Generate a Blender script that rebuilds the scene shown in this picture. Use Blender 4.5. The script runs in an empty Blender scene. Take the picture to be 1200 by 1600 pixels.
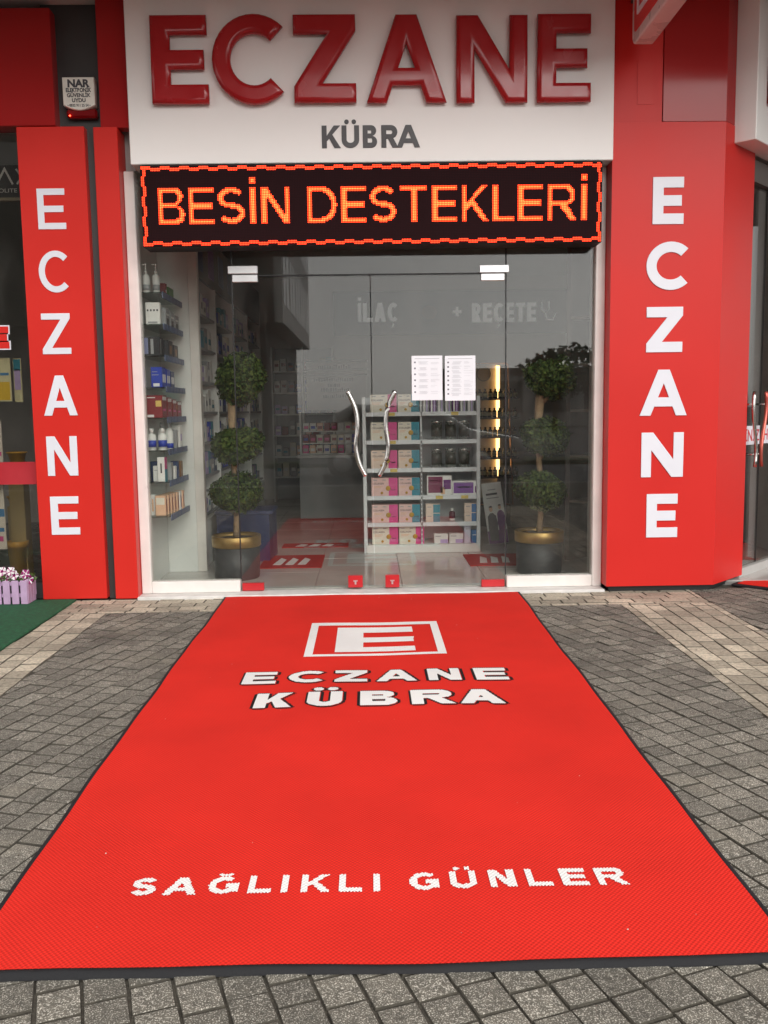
import bpy, bmesh, math, random
from mathutils import Vector, Matrix, Euler
R = math.radians
random.seed(7)
S = bpy.context.scene
C = S.collection

# ------------------------------------------------------------------ camera
FPX, PITCH, YAW, ROLL, EYE = 1400.0, R(6.52), R(0.95), R(0.8), 1.218
cd = bpy.data.cameras.new('camera'); cam = bpy.data.objects.new('camera', cd); C.objects.link(cam)
cd.sensor_fit = 'VERTICAL'; cd.sensor_height = 36; cd.sensor_width = 27
cd.lens = FPX / 1600 * 36; cd.clip_start = .05; cd.clip_end = 1500
CR = Matrix.Rotation(-YAW, 3, 'Z') @ Matrix.Rotation(math.pi/2 - PITCH, 3, 'X') @ Matrix.Rotation(-ROLL, 3, 'Z')
cam.location = (0, 0, EYE); cam.rotation_euler = CR.to_euler()
S.camera = cam
EYEV = Vector((0, 0, EYE))
def ray(px, py): return CR @ Vector(((px-600)/FPX, -(py-800)/FPX, -1))
def at(px, py, Y):                                   # measured point of the photograph -> world point on the plane y = Y
    d = ray(px, py); return EYEV + d*(Y/d.y)
def gr(px, py, z=0):                                 # ... -> world point on the level z
    d = ray(px, py); return EYEV + d*((z-EYE)/d.z)
def proj(p):
    q = CR.transposed() @ (Vector(p)-EYEV)
    return (600+FPX*q.x/-q.z, 800-FPX*q.y/-q.z) if q.z < 0 else (-1e4, -1e4)

# ------------------------------------------------------------------ sky, sun, exposure (overcast)
SUN_EL, SUN_AZ = R(32), R(162)
w = bpy.data.worlds.new('World'); S.world = w; w.use_nodes = True
nt = w.node_tree; nt.nodes.clear()
out = nt.nodes.new('ShaderNodeOutputWorld'); bg = nt.nodes.new('ShaderNodeBackground')
sky = nt.nodes.new('ShaderNodeTexSky'); sky.sky_type = 'NISHITA'; sky.sun_disc = False
sky.sun_elevation = SUN_EL; sky.sun_rotation = SUN_AZ; sky.dust_density = 2; sky.air_density = 1
hs = nt.nodes.new('ShaderNodeHueSaturation'); hs.inputs['Saturation'].default_value = .12   # cloud cover: grey-white
mxs = nt.nodes.new('ShaderNodeMix'); mxs.data_type = 'RGBA'; mxs.inputs[0].default_value = .6; mxs.inputs[7].default_value = (5.35, 5.2, 5.0, 1)   # even cloud layer over the whole dome
nt.links.new(sky.outputs[0], hs.inputs['Color']); nt.links.new(hs.outputs[0], mxs.inputs[6]); nt.links.new(mxs.outputs[2], bg.inputs['Color'])
bg.inputs['Strength'].default_value = .15
nt.links.new(bg.outputs[0], out.inputs[0])
sl = bpy.data.lights.new('sun', 'SUN'); sun = bpy.data.objects.new('sun', sl); C.objects.link(sun)
sl.energy = .85; sl.angle = R(40); sl.color = (1, .97, .93)
sd = Vector((math.sin(SUN_AZ)*math.cos(SUN_EL), math.cos(SUN_AZ)*math.cos(SUN_EL), math.sin(SUN_EL)))
sun.rotation_euler = sd.to_track_quat('Z', 'Y').to_euler()
S.view_settings.view_transform = 'Standard'; S.view_settings.look = 'None'
S.view_settings.exposure = .78; S.view_settings.gamma = 1

# ------------------------------------------------------------------ materials
MATS = {}
def mat(name, col, rough=.5, metal=0, var=.06, vs=6.0, bump=0, bs=60, spec=.5, rvar=.08, coat=0, emit=0, trans=0):
    """principled with world-space noise in colour, roughness and relief"""
    if name in MATS: return MATS[name]
    m = bpy.data.materials.new(name); m.use_nodes = True; N = m.node_tree.nodes; L = m.node_tree.links
    b = N['Principled BSDF']
    b.inputs['Metallic'].default_value = metal; b.inputs['Specular IOR Level'].default_value = spec
    b.inputs['Coat Weight'].default_value = coat; b.inputs['Coat Roughness'].default_value = .06
    if trans: b.inputs['Transmission Weight'].default_value = trans
    geo = N.new('ShaderNodeNewGeometry')
    n = N.new('ShaderNodeTexNoise'); n.inputs['Scale'].default_value = vs; n.inputs['Detail'].default_value = 5
    L.new(geo.outputs['Position'], n.inputs['Vector'])
    mr = N.new('ShaderNodeMapRange'); mr.inputs[1].default_value = .3; mr.inputs[2].default_value = .7
    mr.inputs[3].default_value = 1-var; mr.inputs[4].default_value = 1+var
    L.new(n.outputs[0], mr.inputs[0])
    vm = N.new('ShaderNodeVectorMath'); vm.operation = 'SCALE'; vm.inputs[0].default_value = col
    L.new(mr.outputs[0], vm.inputs['Scale']); L.new(vm.outputs[0], b.inputs['Base Color'])
    m2 = N.new('ShaderNodeMapRange'); m2.inputs[1].default_value = .3; m2.inputs[2].default_value = .7
    m2.inputs[3].default_value = max(.02, rough-rvar); m2.inputs[4].default_value = min(1, rough+rvar)
    L.new(n.outputs[0], m2.inputs[0]); L.new(m2.outputs[0], b.inputs['Roughness'])
    if bump:
        n2 = N.new('ShaderNodeTexNoise'); n2.inputs['Scale'].default_value = bs; n2.inputs['Detail'].default_value = 4
        L.new(geo.outputs['Position'], n2.inputs['Vector'])
        bm_ = N.new('ShaderNodeBump'); bm_.inputs['Strength'].default_value = bump; bm_.inputs['Distance'].default_value = .01
        L.new(n2.outputs[0], bm_.inputs['Height']); L.new(bm_.outputs[0], b.inputs['Normal'])
    if emit:
        b.inputs['Emission Color'].default_value = (*col, 1); b.inputs['Emission Strength'].default_value = emit
    MATS[name] = m; return m

def glass_mat(name, tint, refl=1.0, rough=0.0):
    m = bpy.data.materials.new(name); m.use_nodes = True; N = m.node_tree.nodes; L = m.node_tree.links; N.clear()
    o = N.new('ShaderNodeOutputMaterial'); mx = N.new('ShaderNodeMixShader')
    tr = N.new('ShaderNodeBsdfTransparent'); tr.inputs[0].default_value = (*tint, 1)
    gl = N.new('ShaderNodeBsdfGlossy'); gl.inputs['Roughness'].default_value = rough
    lw = N.new('ShaderNodeLayerWeight'); lw.inputs['Blend'].default_value = .5
    pw = N.new('ShaderNodeMath'); pw.operation = 'POWER'; pw.inputs[1].default_value = 5
    ma = N.new('ShaderNodeMath'); ma.operation = 'MULTIPLY_ADD'; ma.inputs[1].default_value = .95; ma.inputs[2].default_value = .05*refl
    L.new(lw.outputs['Facing'], pw.inputs[0]); L.new(pw.outputs[0], ma.inputs[0]); L.new(ma.outputs[0], mx.inputs[0])
    L.new(tr.outputs[0], mx.inputs[1]); L.new(gl.outputs[0], mx.inputs[2])
    df = N.new('ShaderNodeBsdfDiffuse'); df.inputs[0].default_value = (.6, .58, .54, 1); m2 = N.new('ShaderNodeMixShader')       # film of dust and wipe marks
    ge = N.new('ShaderNodeNewGeometry'); mp = N.new('ShaderNodeMapping'); mp.inputs['Scale'].default_value = (2.2, 1, .8); mp.inputs['Rotation'].default_value = (0, .6, 0)
    n = N.new('ShaderNodeTexNoise'); n.inputs['Scale'].default_value = 2.4; n.inputs['Detail'].default_value = 7; n.inputs['Roughness'].default_value = .62
    L.new(ge.outputs['Position'], mp.inputs[0]); L.new(mp.outputs[0], n.inputs['Vector'])
    mr = N.new('ShaderNodeMapRange'); mr.inputs[1].default_value = .45; mr.inputs[2].default_value = .8; mr.inputs[3].default_value = .004; mr.inputs[4].default_value = .034; L.new(n.outputs[0], mr.inputs[0])
    L.new(mr.outputs[0], m2.inputs[0]); L.new(mx.outputs[0], m2.inputs[1]); L.new(df.outputs[0], m2.inputs[2]); L.new(m2.outputs[0], o.inputs[0])
    return m

def paver_mat(name, base, speck, dirt):
    m = bpy.data.materials.new(name); m.use_nodes = True; N = m.node_tree.nodes; L = m.node_tree.links
    b = N['Principled BSDF']; b.inputs['Roughness'].default_value = .82
    geo = N.new('ShaderNodeNewGeometry')
    def noise(sc, det=4):
        n = N.new('ShaderNodeTexNoise'); n.inputs['Scale'].default_value = sc; n.inputs['Detail'].default_value = det
        L.new(geo.outputs['Position'], n.inputs['Vector']); return n
    def ramp(src, a, c0, c1, bpos):
        r = N.new('ShaderNodeValToRGB'); r.color_ramp.elements[0].position = a; r.color_ramp.elements[1].position = bpos
        r.color_ramp.elements[0].color = (*c0, 1); r.color_ramp.elements[1].color = (*c1, 1); L.new(src, r.inputs[0]); return r
    fine = noise(290, 3); mid = noise(55, 5); big = noise(1.7, 5)
    sp = ramp(fine.outputs[0], .53, (0, 0, 0), (1, 1, 1), .64)
    mx = N.new('ShaderNodeMix'); mx.data_type = 'RGBA'; L.new(sp.outputs[0], mx.inputs[0])
    mx.inputs[6].default_value = (*base, 1); mx.inputs[7].default_value = (*speck, 1)
    md = N.new('ShaderNodeMapRange'); md.inputs[1].default_value = .3; md.inputs[2].default_value = .7; md.inputs[3].default_value = .68; md.inputs[4].default_value = 1.3
    L.new(mid.outputs[0], md.inputs[0])
    isl = N.new('ShaderNodeMapRange'); isl.inputs[3].default_value = .72; isl.inputs[4].default_value = 1.28
    L.new(geo.outputs['Random Per Island'], isl.inputs[0])
    oi = N.new('ShaderNodeObjectInfo'); orr = N.new('ShaderNodeMapRange'); orr.inputs[3].default_value = .80; orr.inputs[4].default_value = 1.22
    L.new(oi.outputs['Random'], orr.inputs[0])
    bgm = N.new('ShaderNodeMapRange'); bgm.inputs[1].default_value = .35; bgm.inputs[2].default_value = .65; bgm.inputs[3].default_value = dirt; bgm.inputs[4].default_value = 1.12
    L.new(big.outputs[0], bgm.inputs[0])
    prev = md.outputs[0]
    for s_ in (isl, orr, bgm):
        k = N.new('ShaderNodeMath'); k.operation = 'MULTIPLY'; L.new(prev, k.inputs[0]); L.new(s_.outputs[0], k.inputs[1]); prev = k.outputs[0]
    vm = N.new('ShaderNodeVectorMath'); vm.operation = 'SCALE'; L.new(mx.outputs[2], vm.inputs[0]); L.new(prev, vm.inputs['Scale'])
    d1 = noise(2.6, 7); dr = ramp(d1.outputs[0], .56, (0, 0, 0), (.55, .55, .55), .74); dm = N.new('ShaderNodeMix'); dm.data_type = 'RGBA'     # trodden-in dust
    L.new(dr.outputs[0], dm.inputs[0]); L.new(vm.outputs[0], dm.inputs[6]); dm.inputs[7].default_value = (.30, .27, .21, 1); L.new(dm.outputs[2], b.inputs['Base Color'])
    ad = N.new('ShaderNodeMath'); L.new(fine.outputs[0], ad.inputs[0]); L.new(mid.outputs[0], ad.inputs[1])
    bu = N.new('ShaderNodeBump'); bu.inputs['Strength'].default_value = .55; bu.inputs['Distance'].default_value = .006
    L.new(ad.outputs[0], bu.inputs['Height']); L.new(bu.outputs[0], b.inputs['Normal'])
    MATS[name] = m; return m

def weave_mat(name, col, gap=.66, cell=.0062):
    """looped scraper mat: staggered bobbles"""
    m = bpy.data.materials.new(name); m.use_nodes = True; N = m.node_tree.nodes; L = m.node_tree.links
    b = N['Principled BSDF']; b.inputs['Roughness'].default_value = .92; b.inputs['Specular IOR Level'].default_value = .15
    geo = N.new('ShaderNodeNewGeometry'); sx = N.new('ShaderNodeSeparateXYZ'); L.new(geo.outputs['Position'], sx.inputs[0])
    def mth(op, a, b_=None):
        k = N.new('ShaderNodeMath'); k.operation = op
        for i, v in enumerate((a, b_)):
            if v is None: continue
            if isinstance(v, (int, float)): k.inputs[i].default_value = v
            else: L.new(v, k.inputs[i])
        return k.outputs[0]
    k = math.pi/cell
    h = mth('ADD', mth('MULTIPLY', mth('MULTIPLY', mth('SINE', mth('MULTIPLY', sx.outputs[0], k)), mth('SINE', mth('MULTIPLY', sx.outputs[1], k*.92))), .5), .5)
    n = N.new('ShaderNodeTexNoise'); n.inputs['Scale'].default_value = 420; L.new(geo.outputs['Position'], n.inputs['Vector'])
    n2 = N.new('ShaderNodeTexNoise'); n2.inputs['Scale'].default_value = 2.2; n2.inputs['Detail'].default_value = 6; L.new(geo.outputs['Position'], n2.inputs['Vector'])
    f = N.new('ShaderNodeMapRange'); f.inputs[3].default_value = gap; f.inputs[4].default_value = 1.06; L.new(h, f.inputs[0])  # shade in the gaps between the bobbles is put into the colour
    g = N.new('ShaderNodeMapRange'); g.inputs[1].default_value = .3; g.inputs[2].default_value = .7; g.inputs[3].default_value = .91; g.inputs[4].default_value = 1.05; L.new(n2.outputs[0], g.inputs[0])
    vm = N.new('ShaderNodeVectorMath'); vm.operation = 'SCALE'; vm.inputs[0].default_value = col
    L.new(mth('MULTIPLY', f.outputs[0], g.outputs[0]), vm.inputs['Scale']); L.new(vm.outputs[0], b.inputs['Base Color'])
    bu = N.new('ShaderNodeBump'); bu.inputs['Strength'].default_value = .6; bu.inputs['Distance'].default_value = .003
    L.new(mth('ADD', h, mth('MULTIPLY', n.outputs[0], .4)), bu.inputs['Height']); L.new(bu.outputs[0], b.inputs['Normal'])
    MATS[name] = m; return m

RED = mat('red_panel', (.60, .023, .018), .36, spec=.2, var=.05, vs=1.2, rvar=.05)
REDL = mat('red_panel_matt', (.60, .023, .016), .38, var=.05, vs=1.2, rvar=.05, spec=.25)
RED2 = mat('red_panel_old', (.37, .020, .020), .12, spec=.19, var=.06, vs=1.5, rvar=.04)
WHITE = mat('white_panel', (.86, .84, .81), .42, var=.03, vs=1.5)
SIGNRED = mat('letter_red', (.36, .010, .013), .22, spec=.4, var=.04, coat=.15)
LETW = mat('letter_white', (.72, .73, .79), .4, var=.02)
DKGREY = mat('dark_grey_panel', (.045, .043, .042), .45, var=.12, vs=3)
LETG = mat('letter_grey', (.055, .052, .055), .45)
FRAMEW = mat('frame_white', (.78, .74, .70), .35, var=.05, vs=9)
BLACK = mat('black', (.012, .012, .013), .5)
CHROME = mat('brushed_steel', (.72, .70, .67), .2, metal=1, var=.05, vs=40)
SILVER = mat('silver_plate', (.66, .66, .66), .35, metal=.7, var=.04)
GLASS = glass_mat('window_glass', (.94, .95, .93), 1.0)
GLASSD = glass_mat('neighbour_glass', (.80, .79, .77), 1.1)
SHELFG = glass_mat('shelf_glass', (.72, .82, .80), 1.5)
GOLD = mat('gold_band', (.40, .26, .095), .42, metal=.85, var=.12, vs=14)
RUBBER = mat('rubber_edge', (.016, .016, .018), .7, spec=.3, var=.15, vs=20, bump=.2, bs=300)
PAPER = mat('paper', (.80, .82, .86), .7, var=.02)
INK = mat('print_ink', (.06, .06, .07), .7)
GREYINK = mat('print_grey', (.42, .43, .46), .7)
def plain(name, rgb, rough=.45, **k): return mat(name, rgb, rough, **k)

# ------------------------------------------------------------------ mesh helpers
def link(name, me, m=None, parent=None, smooth=False):
    o = bpy.data.objects.new(name, me); C.objects.link(o)
    if m is not None and not me.materials:
        for k in (m if isinstance(m, (list, tuple)) else [m]): me.materials.append(k)
    if parent is not None: o.parent = parent
    if smooth:
        for p in me.polygons: p.use_smooth = True
    return o
class MB:
    def __init__(s): s.bm = bmesh.new()
    def box(s, x0, x1, y0, y1, z0, z1, mi=0, bev=0, rot=None):
        vs = [s.bm.verts.new((x, y, z)) for x in (x0, x1) for y in (y0, y1) for z in (z0, z1)]
        fs = [s.bm.faces.new([vs[i] for i in q]) for q in ((0,1,3,2),(4,6,7,5),(0,4,5,1),(2,3,7,6),(0,2,6,4),(1,5,7,3))]
        for f in fs: f.material_index = mi
        if bev:
            es = list({e for f in fs for e in f.edges})
            r = bmesh.ops.bevel(s.bm, geom=es, offset=bev, segments=1, affect='EDGES', profile=.6)
            for f in r['faces']: f.material_index = mi
            vs = list({v for f in r['faces'] for v in f.verts})
        if rot is not None: bmesh.ops.transform(s.bm, matrix=rot, verts=list(vs))
        return s
    def poly(s, pts, mi=0):
        f = s.bm.faces.new([s.bm.verts.new(p) for p in pts]); f.material_index = mi; return s
    def prism(s, pts, z0, z1, mi=0):                # pts: (x, y) counter-clockwise
        a = [s.bm.verts.new((x, y, z0)) for x, y in pts]; b = [s.bm.verts.new((x, y, z1)) for x, y in pts]
        n = len(pts); fs = [s.bm.faces.new(a[::-1]), s.bm.faces.new(b)]
        for i in range(n): fs.append(s.bm.faces.new((a[i], a[(i+1) % n], b[(i+1) % n], b[i])))
        for f in fs: f.material_index = mi
        return s
    def lathe(s, prof, n=20, o=(0, 0, 0), mi=0, cap=True):     # prof: (radius, z)
        rings = [[s.bm.verts.new((o[0]+r*math.cos(2*math.pi*i/n), o[1]+r*math.sin(2*math.pi*i/n), o[2]+z)) for i in range(n)] for r, z in prof]
        mis = mi if isinstance(mi, (list, tuple)) else [mi]*(len(prof)-1)
        for k in range(len(rings)-1):
            for i in range(n):
                f = s.bm.faces.new((rings[k][i], rings[k][(i+1) % n], rings[k+1][(i+1) % n], rings[k+1][i])); f.material_index = mis[k]; f.smooth = True
        if cap:
            f = s.bm.faces.new(rings[0][::-1]); f.material_index = mis[0]; f = s.bm.faces.new(rings[-1]); f.material_index = mis[-1]
        return s
    def tube(s, pts, rad, n=10, mi=0, cap=True):
        pts = [Vector(p) for p in pts]; rings = []; ref = Vector((0, 0, 1))
        for i, p in enumerate(pts):
            t = (pts[min(i+1, len(pts)-1)]-pts[max(i-1, 0)]).normalized()
            u = t.cross(ref) if abs(t.dot(ref)) < .95 else t.cross(Vector((1, 0, 0)))
            u.normalize(); v = t.cross(u); ra = rad[i] if isinstance(rad, (list, tuple)) else rad
            rings.append([s.bm.verts.new(p+(u*math.cos(2*math.pi*k/n)+v*math.sin(2*math.pi*k/n))*ra) for k in range(n)])
        for a, b in zip(rings, rings[1:]):
            for k in range(n):
                f = s.bm.faces.new((a[k], a[(k+1) % n], b[(k+1) % n], b[k])); f.material_index = mi; f.smooth = True
        if cap: s.bm.faces.new(rings[0][::-1]).material_index = mi; s.bm.faces.new(rings[-1]).material_index = mi
        return s
    def mesh(s, name):
        bmesh.ops.recalc_face_normals(s.bm, faces=s.bm.faces)
        me = bpy.data.meshes.new(name); s.bm.to_mesh(me); s.bm.free(); return me
    def build(s, name, m, parent=None): return link(name, s.mesh(name), m, parent)
def tag(o, label=None, cat=None, group=None, kind=None):
    if label: o['label'] = label
    if cat: o['category'] = cat
    if group: o['group'] = group
    if kind: o['kind'] = kind
    return o
def thing(name, label, cat, loc=(0, 0, 0), rz=0, group=None):
    o = bpy.data.objects.new(name, None); C.objects.link(o); o.location = loc; o.rotation_euler = (0, 0, rz); o.empty_display_size = .05
    return tag(o, label, cat, group)
def box(name, m, parent, x0, x1, y0, y1, z0, z1, bev=0): return MB().box(x0, x1, y0, y1, z0, z1, 0, bev).build(name, m, parent)
def copy_tree(o, parent=None):
    c = o.copy(); C.objects.link(c); c.parent = parent
    for ch in list(o.children): copy_tree(ch, c)
    return c

# ------------------------------------------------------------------ lettering: outlines of capital letters
def arc(cx, cy, rx, ry, a0, a1, n=14):
    return [(cx+rx*math.cos(R(a0+(a1-a0)*i/n)), cy+ry*math.sin(R(a0+(a1-a0)*i/n))) for i in range(n+1)]
def stroke(path, w):
    P = [Vector(p) for p in path]; lf, rt = [], []
    for i, p in enumerate(P):
        d0 = (P[i]-P[i-1]).normalized() if i else (P[1]-P[0]).normalized()
        d1 = (P[i+1]-P[i]).normalized() if i < len(P)-1 else d0
        n0 = Vector((-d0.y, d0.x)); n1 = Vector((-d1.y, d1.x)); m = (n0+n1).normalized(); k = (w/2)/max(.35, m.dot(n0))
        lf.append(tuple(p+m*k)); rt.append(tuple(p-m*k))
    return lf+rt[::-1]
def glyph(ch, W, H, w):
    if ch == 'E': return [[(0,0),(W,0),(W,w),(w*1.05,w),(w*1.05,H/2-w/2),(W*.93,H/2-w/2),(W*.93,H/2+w/2),(w*1.05,H/2+w/2),(w*1.05,H-w),(W*.99,H-w),(W*.99,H),(0,H)]]
    if ch == 'L': return [[(0,0),(W,0),(W,w),(w,w),(w,H),(0,H)]]
    if ch in 'Iİ':
        r = [[(0,0),(w,0),(w,H),(0,H)]]
        if ch == 'İ': r.append([(0,H*1.1),(w,H*1.1),(w,H*1.1+w),(0,H*1.1+w)])
        return r
    if ch == 'T': return [[(W/2-w/2,0),(W/2+w/2,0),(W/2+w/2,H-w),(W,H-w),(W,H),(0,H),(0,H-w),(W/2-w/2,H-w)]]
    if ch == 'H': return [[(0,0),(w,0),(w,H/2-w/2),(W-w,H/2-w/2),(W-w,0),(W,0),(W,H),(W-w,H),(W-w,H/2+w/2),(w,H/2+w/2),(w,H),(0,H)]]
    if ch == 'Z': return [[(0,0),(W,0),(W,w),(w*1.55,w),(W,H-w*.85),(W,H),(0,H),(0,H-w),(W-1.55*w,H-w),(0,w*.85)]]
    if ch == 'N': d = 1.75*w; return [[(0,0),(w,0),(w,H-d),(W-1.18*w,0),(W,0),(W,H),(W-w,H),(W-w,d),(1.18*w,H),(0,H)]]
    if ch == 'A':
        t = w*.58; w1 = w*1.1; yb = .2*H; y2 = yb+w*.9; f = (W/2-t)/H; xin = lambda y: w1+f*y; ya = (W/2-w1)/f
        return [[(0,0),(w1,0),(xin(yb),yb),(W-xin(yb),yb),(W-w1,0),(W,0),(W/2+t,H),(W/2-t,H)], [(xin(y2),y2),(W-xin(y2),y2),(W/2,ya)]]
    if ch == 'K': return [[(0,0),(w,0),(w,.30*H),(w+.14*W,.43*H),(W-1.28*w,0),(W,0),(w+.14*W+.62*w,.60*H),(W*.98,H),(W*.98-1.3*w,H),(w,.53*H),(w,H),(0,H)]]
    if ch == 'C':
        c = math.cos(R(46)); rx = W/(1+c); return [arc(rx, H/2, rx, H/2, 46, 314, 30)+arc(rx, H/2, rx-w, H/2-w, 314, 46, 30)]
    if ch == 'O': return [arc(W/2, H/2, W/2, H/2, 0, 351, 39), arc(W/2, H/2, W/2-w, H/2-w, 0, 351, 39)]
    if ch in 'GĞ':
        rx = W/2; r = [stroke(arc(rx, H/2, rx-w/2, H/2-w/2, 48, 318, 26)+[(W-w/2, H*.22), (W-w/2, H*.46), (W*.56, H*.46)], w)]
        if ch == 'Ğ': r.append(stroke(arc(W/2, H*1.2, W*.24, H*.10, 190, 350, 8), w*.55))
        return r
    if ch == 'S':
        ry = (H-w)/4; rx = W/2-w/2
        return [stroke(arc(W/2, H-w/2-ry, rx, ry, 28, 270, 18)+arc(W/2, w/2+ry, rx, ry, 90, -152, 18)[1:], w)]
    if ch in 'UÜ':
        r = [stroke([(w/2, H)]+arc(W/2, W*.46, W/2-w/2, W*.46-w/2, 180, 360, 16)+[(W-w/2, H)], w)]
        if ch == 'Ü':
            for cx in (W*.29, W*.71): r.append(arc(cx, H*1.0+w*.75, w*.46, w*.46, 0, 330, 11))
        return r
    if ch == 'D':
        rx = min(H/2, W*.55); return [[(0,0)]+arc(W-rx, H/2, rx, H/2, -90, 90, 18)+[(0,H)], [(w,w)]+arc(W-rx, H/2, rx-w, H/2-w, -90, 90, 18)+[(w,H-w)]]
    if ch == 'B':
        y = .53*H; rb = y/2; ru = (H-y)/2; rxb = min(rb, W*.45); Wu = W*.94; rxu = min(ru, W*.42); i = w*.45
        return [[(0,0)]+arc(W-rxb, rb, rxb, rb, -90, 80, 10)+arc(Wu-rxu, y+ru, rxu, ru, -80, 90, 10)+[(0,H)],
                [(w,w)]+arc(W-rxb, (w+y-i)/2, rxb-w, (y-i-w)/2, -90, 90, 10)+[(w,y-i)],
                [(w,y+i)]+arc(Wu-rxu, (y+i+H-w)/2, rxu-w, (H-w-y-i)/2, -90, 90, 10)+[(w,H-w)]]
    if ch == 'R':
        y = .40*H; ru = (H-y)/2; Wu = W*.95; rx = min(ru, W*.44)
        return [[(0,0),(w,0),(w,y),(W*.40,y),(W-1.2*w,0),(W,0),(W*.70,y*1.06)]+arc(Wu-rx, y+ru, rx, ru, -50, 90, 12)+[(0,H)],
                [(w,y+w*.9)]+arc(Wu-rx, (y+w*.9+H-w)/2, rx-w, (H-1.9*w-y)/2, -90, 90, 12)+[(w,H-w)]]
    raise KeyError(ch)
def inside(x, y, polys):
    c = False
    for P in polys:
        j = len(P)-1
        for i in range(len(P)):
            xi, yi = P[i]; xj, yj = P[j]
            if (yi > y) != (yj > y) and x < (xj-xi)*(y-yi)/(yj-yi)+xi: c = not c
            j = i
    return c
def outline_mesh(polys, depth, bevel=0, res=2, offset=0):
    """filled outlines -> solid letter lying in its own xy plane, its back at z = 0"""
    cu = bpy.data.curves.new('t', 'CURVE'); cu.dimensions = '2D'; cu.fill_mode = 'BOTH'
    for P in polys:
        s = cu.splines.new('POLY'); s.points.add(len(P)-1); s.use_cyclic_u = True
        for p, q in zip(s.points, P): p.co = (q[0], q[1], 0, 1)
    cu.extrude = max(0, depth/2-bevel); cu.bevel_depth = bevel; cu.bevel_resolution = res; cu.offset = offset
    return curve_mesh(cu, depth/2)
def curve_mesh(cu, up):
    o = bpy.data.objects.new('t', cu); C.objects.link(o); dg = bpy.context.evaluated_depsgraph_get()
    me = bpy.data.meshes.new_from_object(o.evaluated_get(dg)); bpy.data.objects.remove(o)
    me.transform(Matrix.Translation((0, 0, up))); me.materials.clear(); return me
UPRIGHT = Matrix(((1,0,0,0),(0,0,-1,0),(0,1,0,0),(0,0,0,1)))     # xy letter plane -> facing -y
def text_mesh(s, size, weight=0, depth=.002, sx=1, align='LEFT'):
    cu = bpy.data.curves.new('t', 'FONT'); cu.body = s; cu.size = size; cu.extrude = depth/2; cu.offset = weight; cu.align_x = align
    me = curve_mesh(cu, depth/2); me.transform(Matrix.Diagonal((sx, 1, 1, 1))); return me
def put(me, name, m, parent, M):
    me.transform(M); return link(name, me, m, parent)

# ================================================================== GROUND
YG = 5.95                                              # plane of the shop glazing
asph = mat('asphalt', (.05, .05, .052), .85, var=.25, vs=.8, bump=.4, bs=90)
g = MB().box(-500, 500, -500, 500, -.35, -.12).build('ground', asph); tag(g, 'grey asphalt ground and street in front of the shops', kind='structure')
bed = mat('joint_sand', (.070, .062, .048), .95, var=.3, vs=30, bump=.6, bs=120)
pav = MB().box(-9, 11, -2.6, 6.02, -.119, -.0085).build('pavement', bed)
tag(pav, 'pavement of dark speckled sett stones with pale stripes', kind='structure')
DARK = paver_mat('dark_sett', (.142, .131, .106), (.60, .565, .49), .78)
PALE = paver_mat('pale_sett', (.39, .345, .265), (.53, .48, .39), .74)
bedp = mat('joint_sand_pale', (.15, .13, .10), .95, var=.35, vs=12, bump=.6, bs=120)
kerbm = mat('kerb_concrete', (.33, .32, .30), .85, var=.15, vs=8, bump=.3)
for i in range(16):
    k = MB().box(-8+i*1.15, -8+i*1.15+1.14, -2.78, -2.605, -.3, .0, bev=.012).build('kerb_stone', kerbm, pav)

rr = random.Random(3); stones = []
def clip(P, ax, lim, keep_greater):
    out_ = []
    for i in range(len(P)):
        p, q = P[i-1], P[i]; dp = (p[ax]-lim)*(1 if keep_greater else -1); dq = (q[ax]-lim)*(1 if keep_greater else -1)
        if (dp >= 0) != (dq >= 0): t = dp/(dp-dq); out_.append((p[0]+(q[0]-p[0])*t, p[1]+(q[1]-p[1])*t))
        if dq >= 0: out_.append(q)
    return out_
def area(P): return .5*sum(P[i-1][0]*P[i][1]-P[i][0]*P[i-1][1] for i in range(len(P)))
def field(x0, x1, y0, y1, ang, cw, l0, l1, kind, gap=.0026, curve=0, hole=None):
    """setts in unbroken joints turned by ang, stones staggered along them, cut to the field's edges"""
    ca, sa = math.cos(ang), math.sin(ang); cx, cy = (x0+x1)/2, (y0+y1)/2; rad = math.hypot(x1-x0, y1-y0)/2+.2
    n = int(rad/cw)+1
    for i in range(-n, n+1):
        v = -rad+rr.uniform(0, l1)
        while v < rad:
            ln = rr.uniform(l0, l1); P = []
            for su, sv in ((-1, -1), (1, -1), (1, 1), (-1, 1)):
                u_ = i*cw+su*(cw/2-gap)+rr.uniform(-.0016, .0016); v_ = v+ln/2+sv*(ln/2-gap)+rr.uniform(-.0016, .0016)
                u_ += curve*v_*v_+.004*math.sin(v_*4+i*.2)
                P.append((cx+u_*ca-v_*sa, cy+u_*sa+v_*ca))
            v += ln
            for ax, lim, g_ in ((0, x0+.002, True), (0, x1-.002, False), (1, y0+.002, True), (1, y1-.002, False)):
                P = clip(P, ax, lim, g_) if P else P
            if len(P) < 3 or area(P) < .0009: continue
            mx_ = sum(p[0] for p in P)/len(P); my_ = sum(p[1] for p in P)/len(P)
            if hole and hole[0] < mx_ < hole[1] and hole[2] < my_ < hole[3]: continue
            stones.append((P, mx_, my_, kind))
HOLE = (-.82, .84, 1.99, 5.70)
field(-1.622, -.62, 1.90, 5.43, R(-17), .0935, .08, .108, 'd', curve=.012, hole=HOLE)
field(.62, 1.55, 1.90, 5.43, R(21), .0935, .08, .108, 'd', curve=-.012, hole=HOLE)
field(-1.622, 1.55, .8, 1.90, R(19), .0935, .08, .108, 'd', hole=HOLE); field(-.62, .62, 1.90, 2.1, 0, .0935, .08, .108, 'd', hole=HOLE)
field(2.12, 3.4, .8, 5.86, R(18), .0935, .08, .108, 'd')
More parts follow.
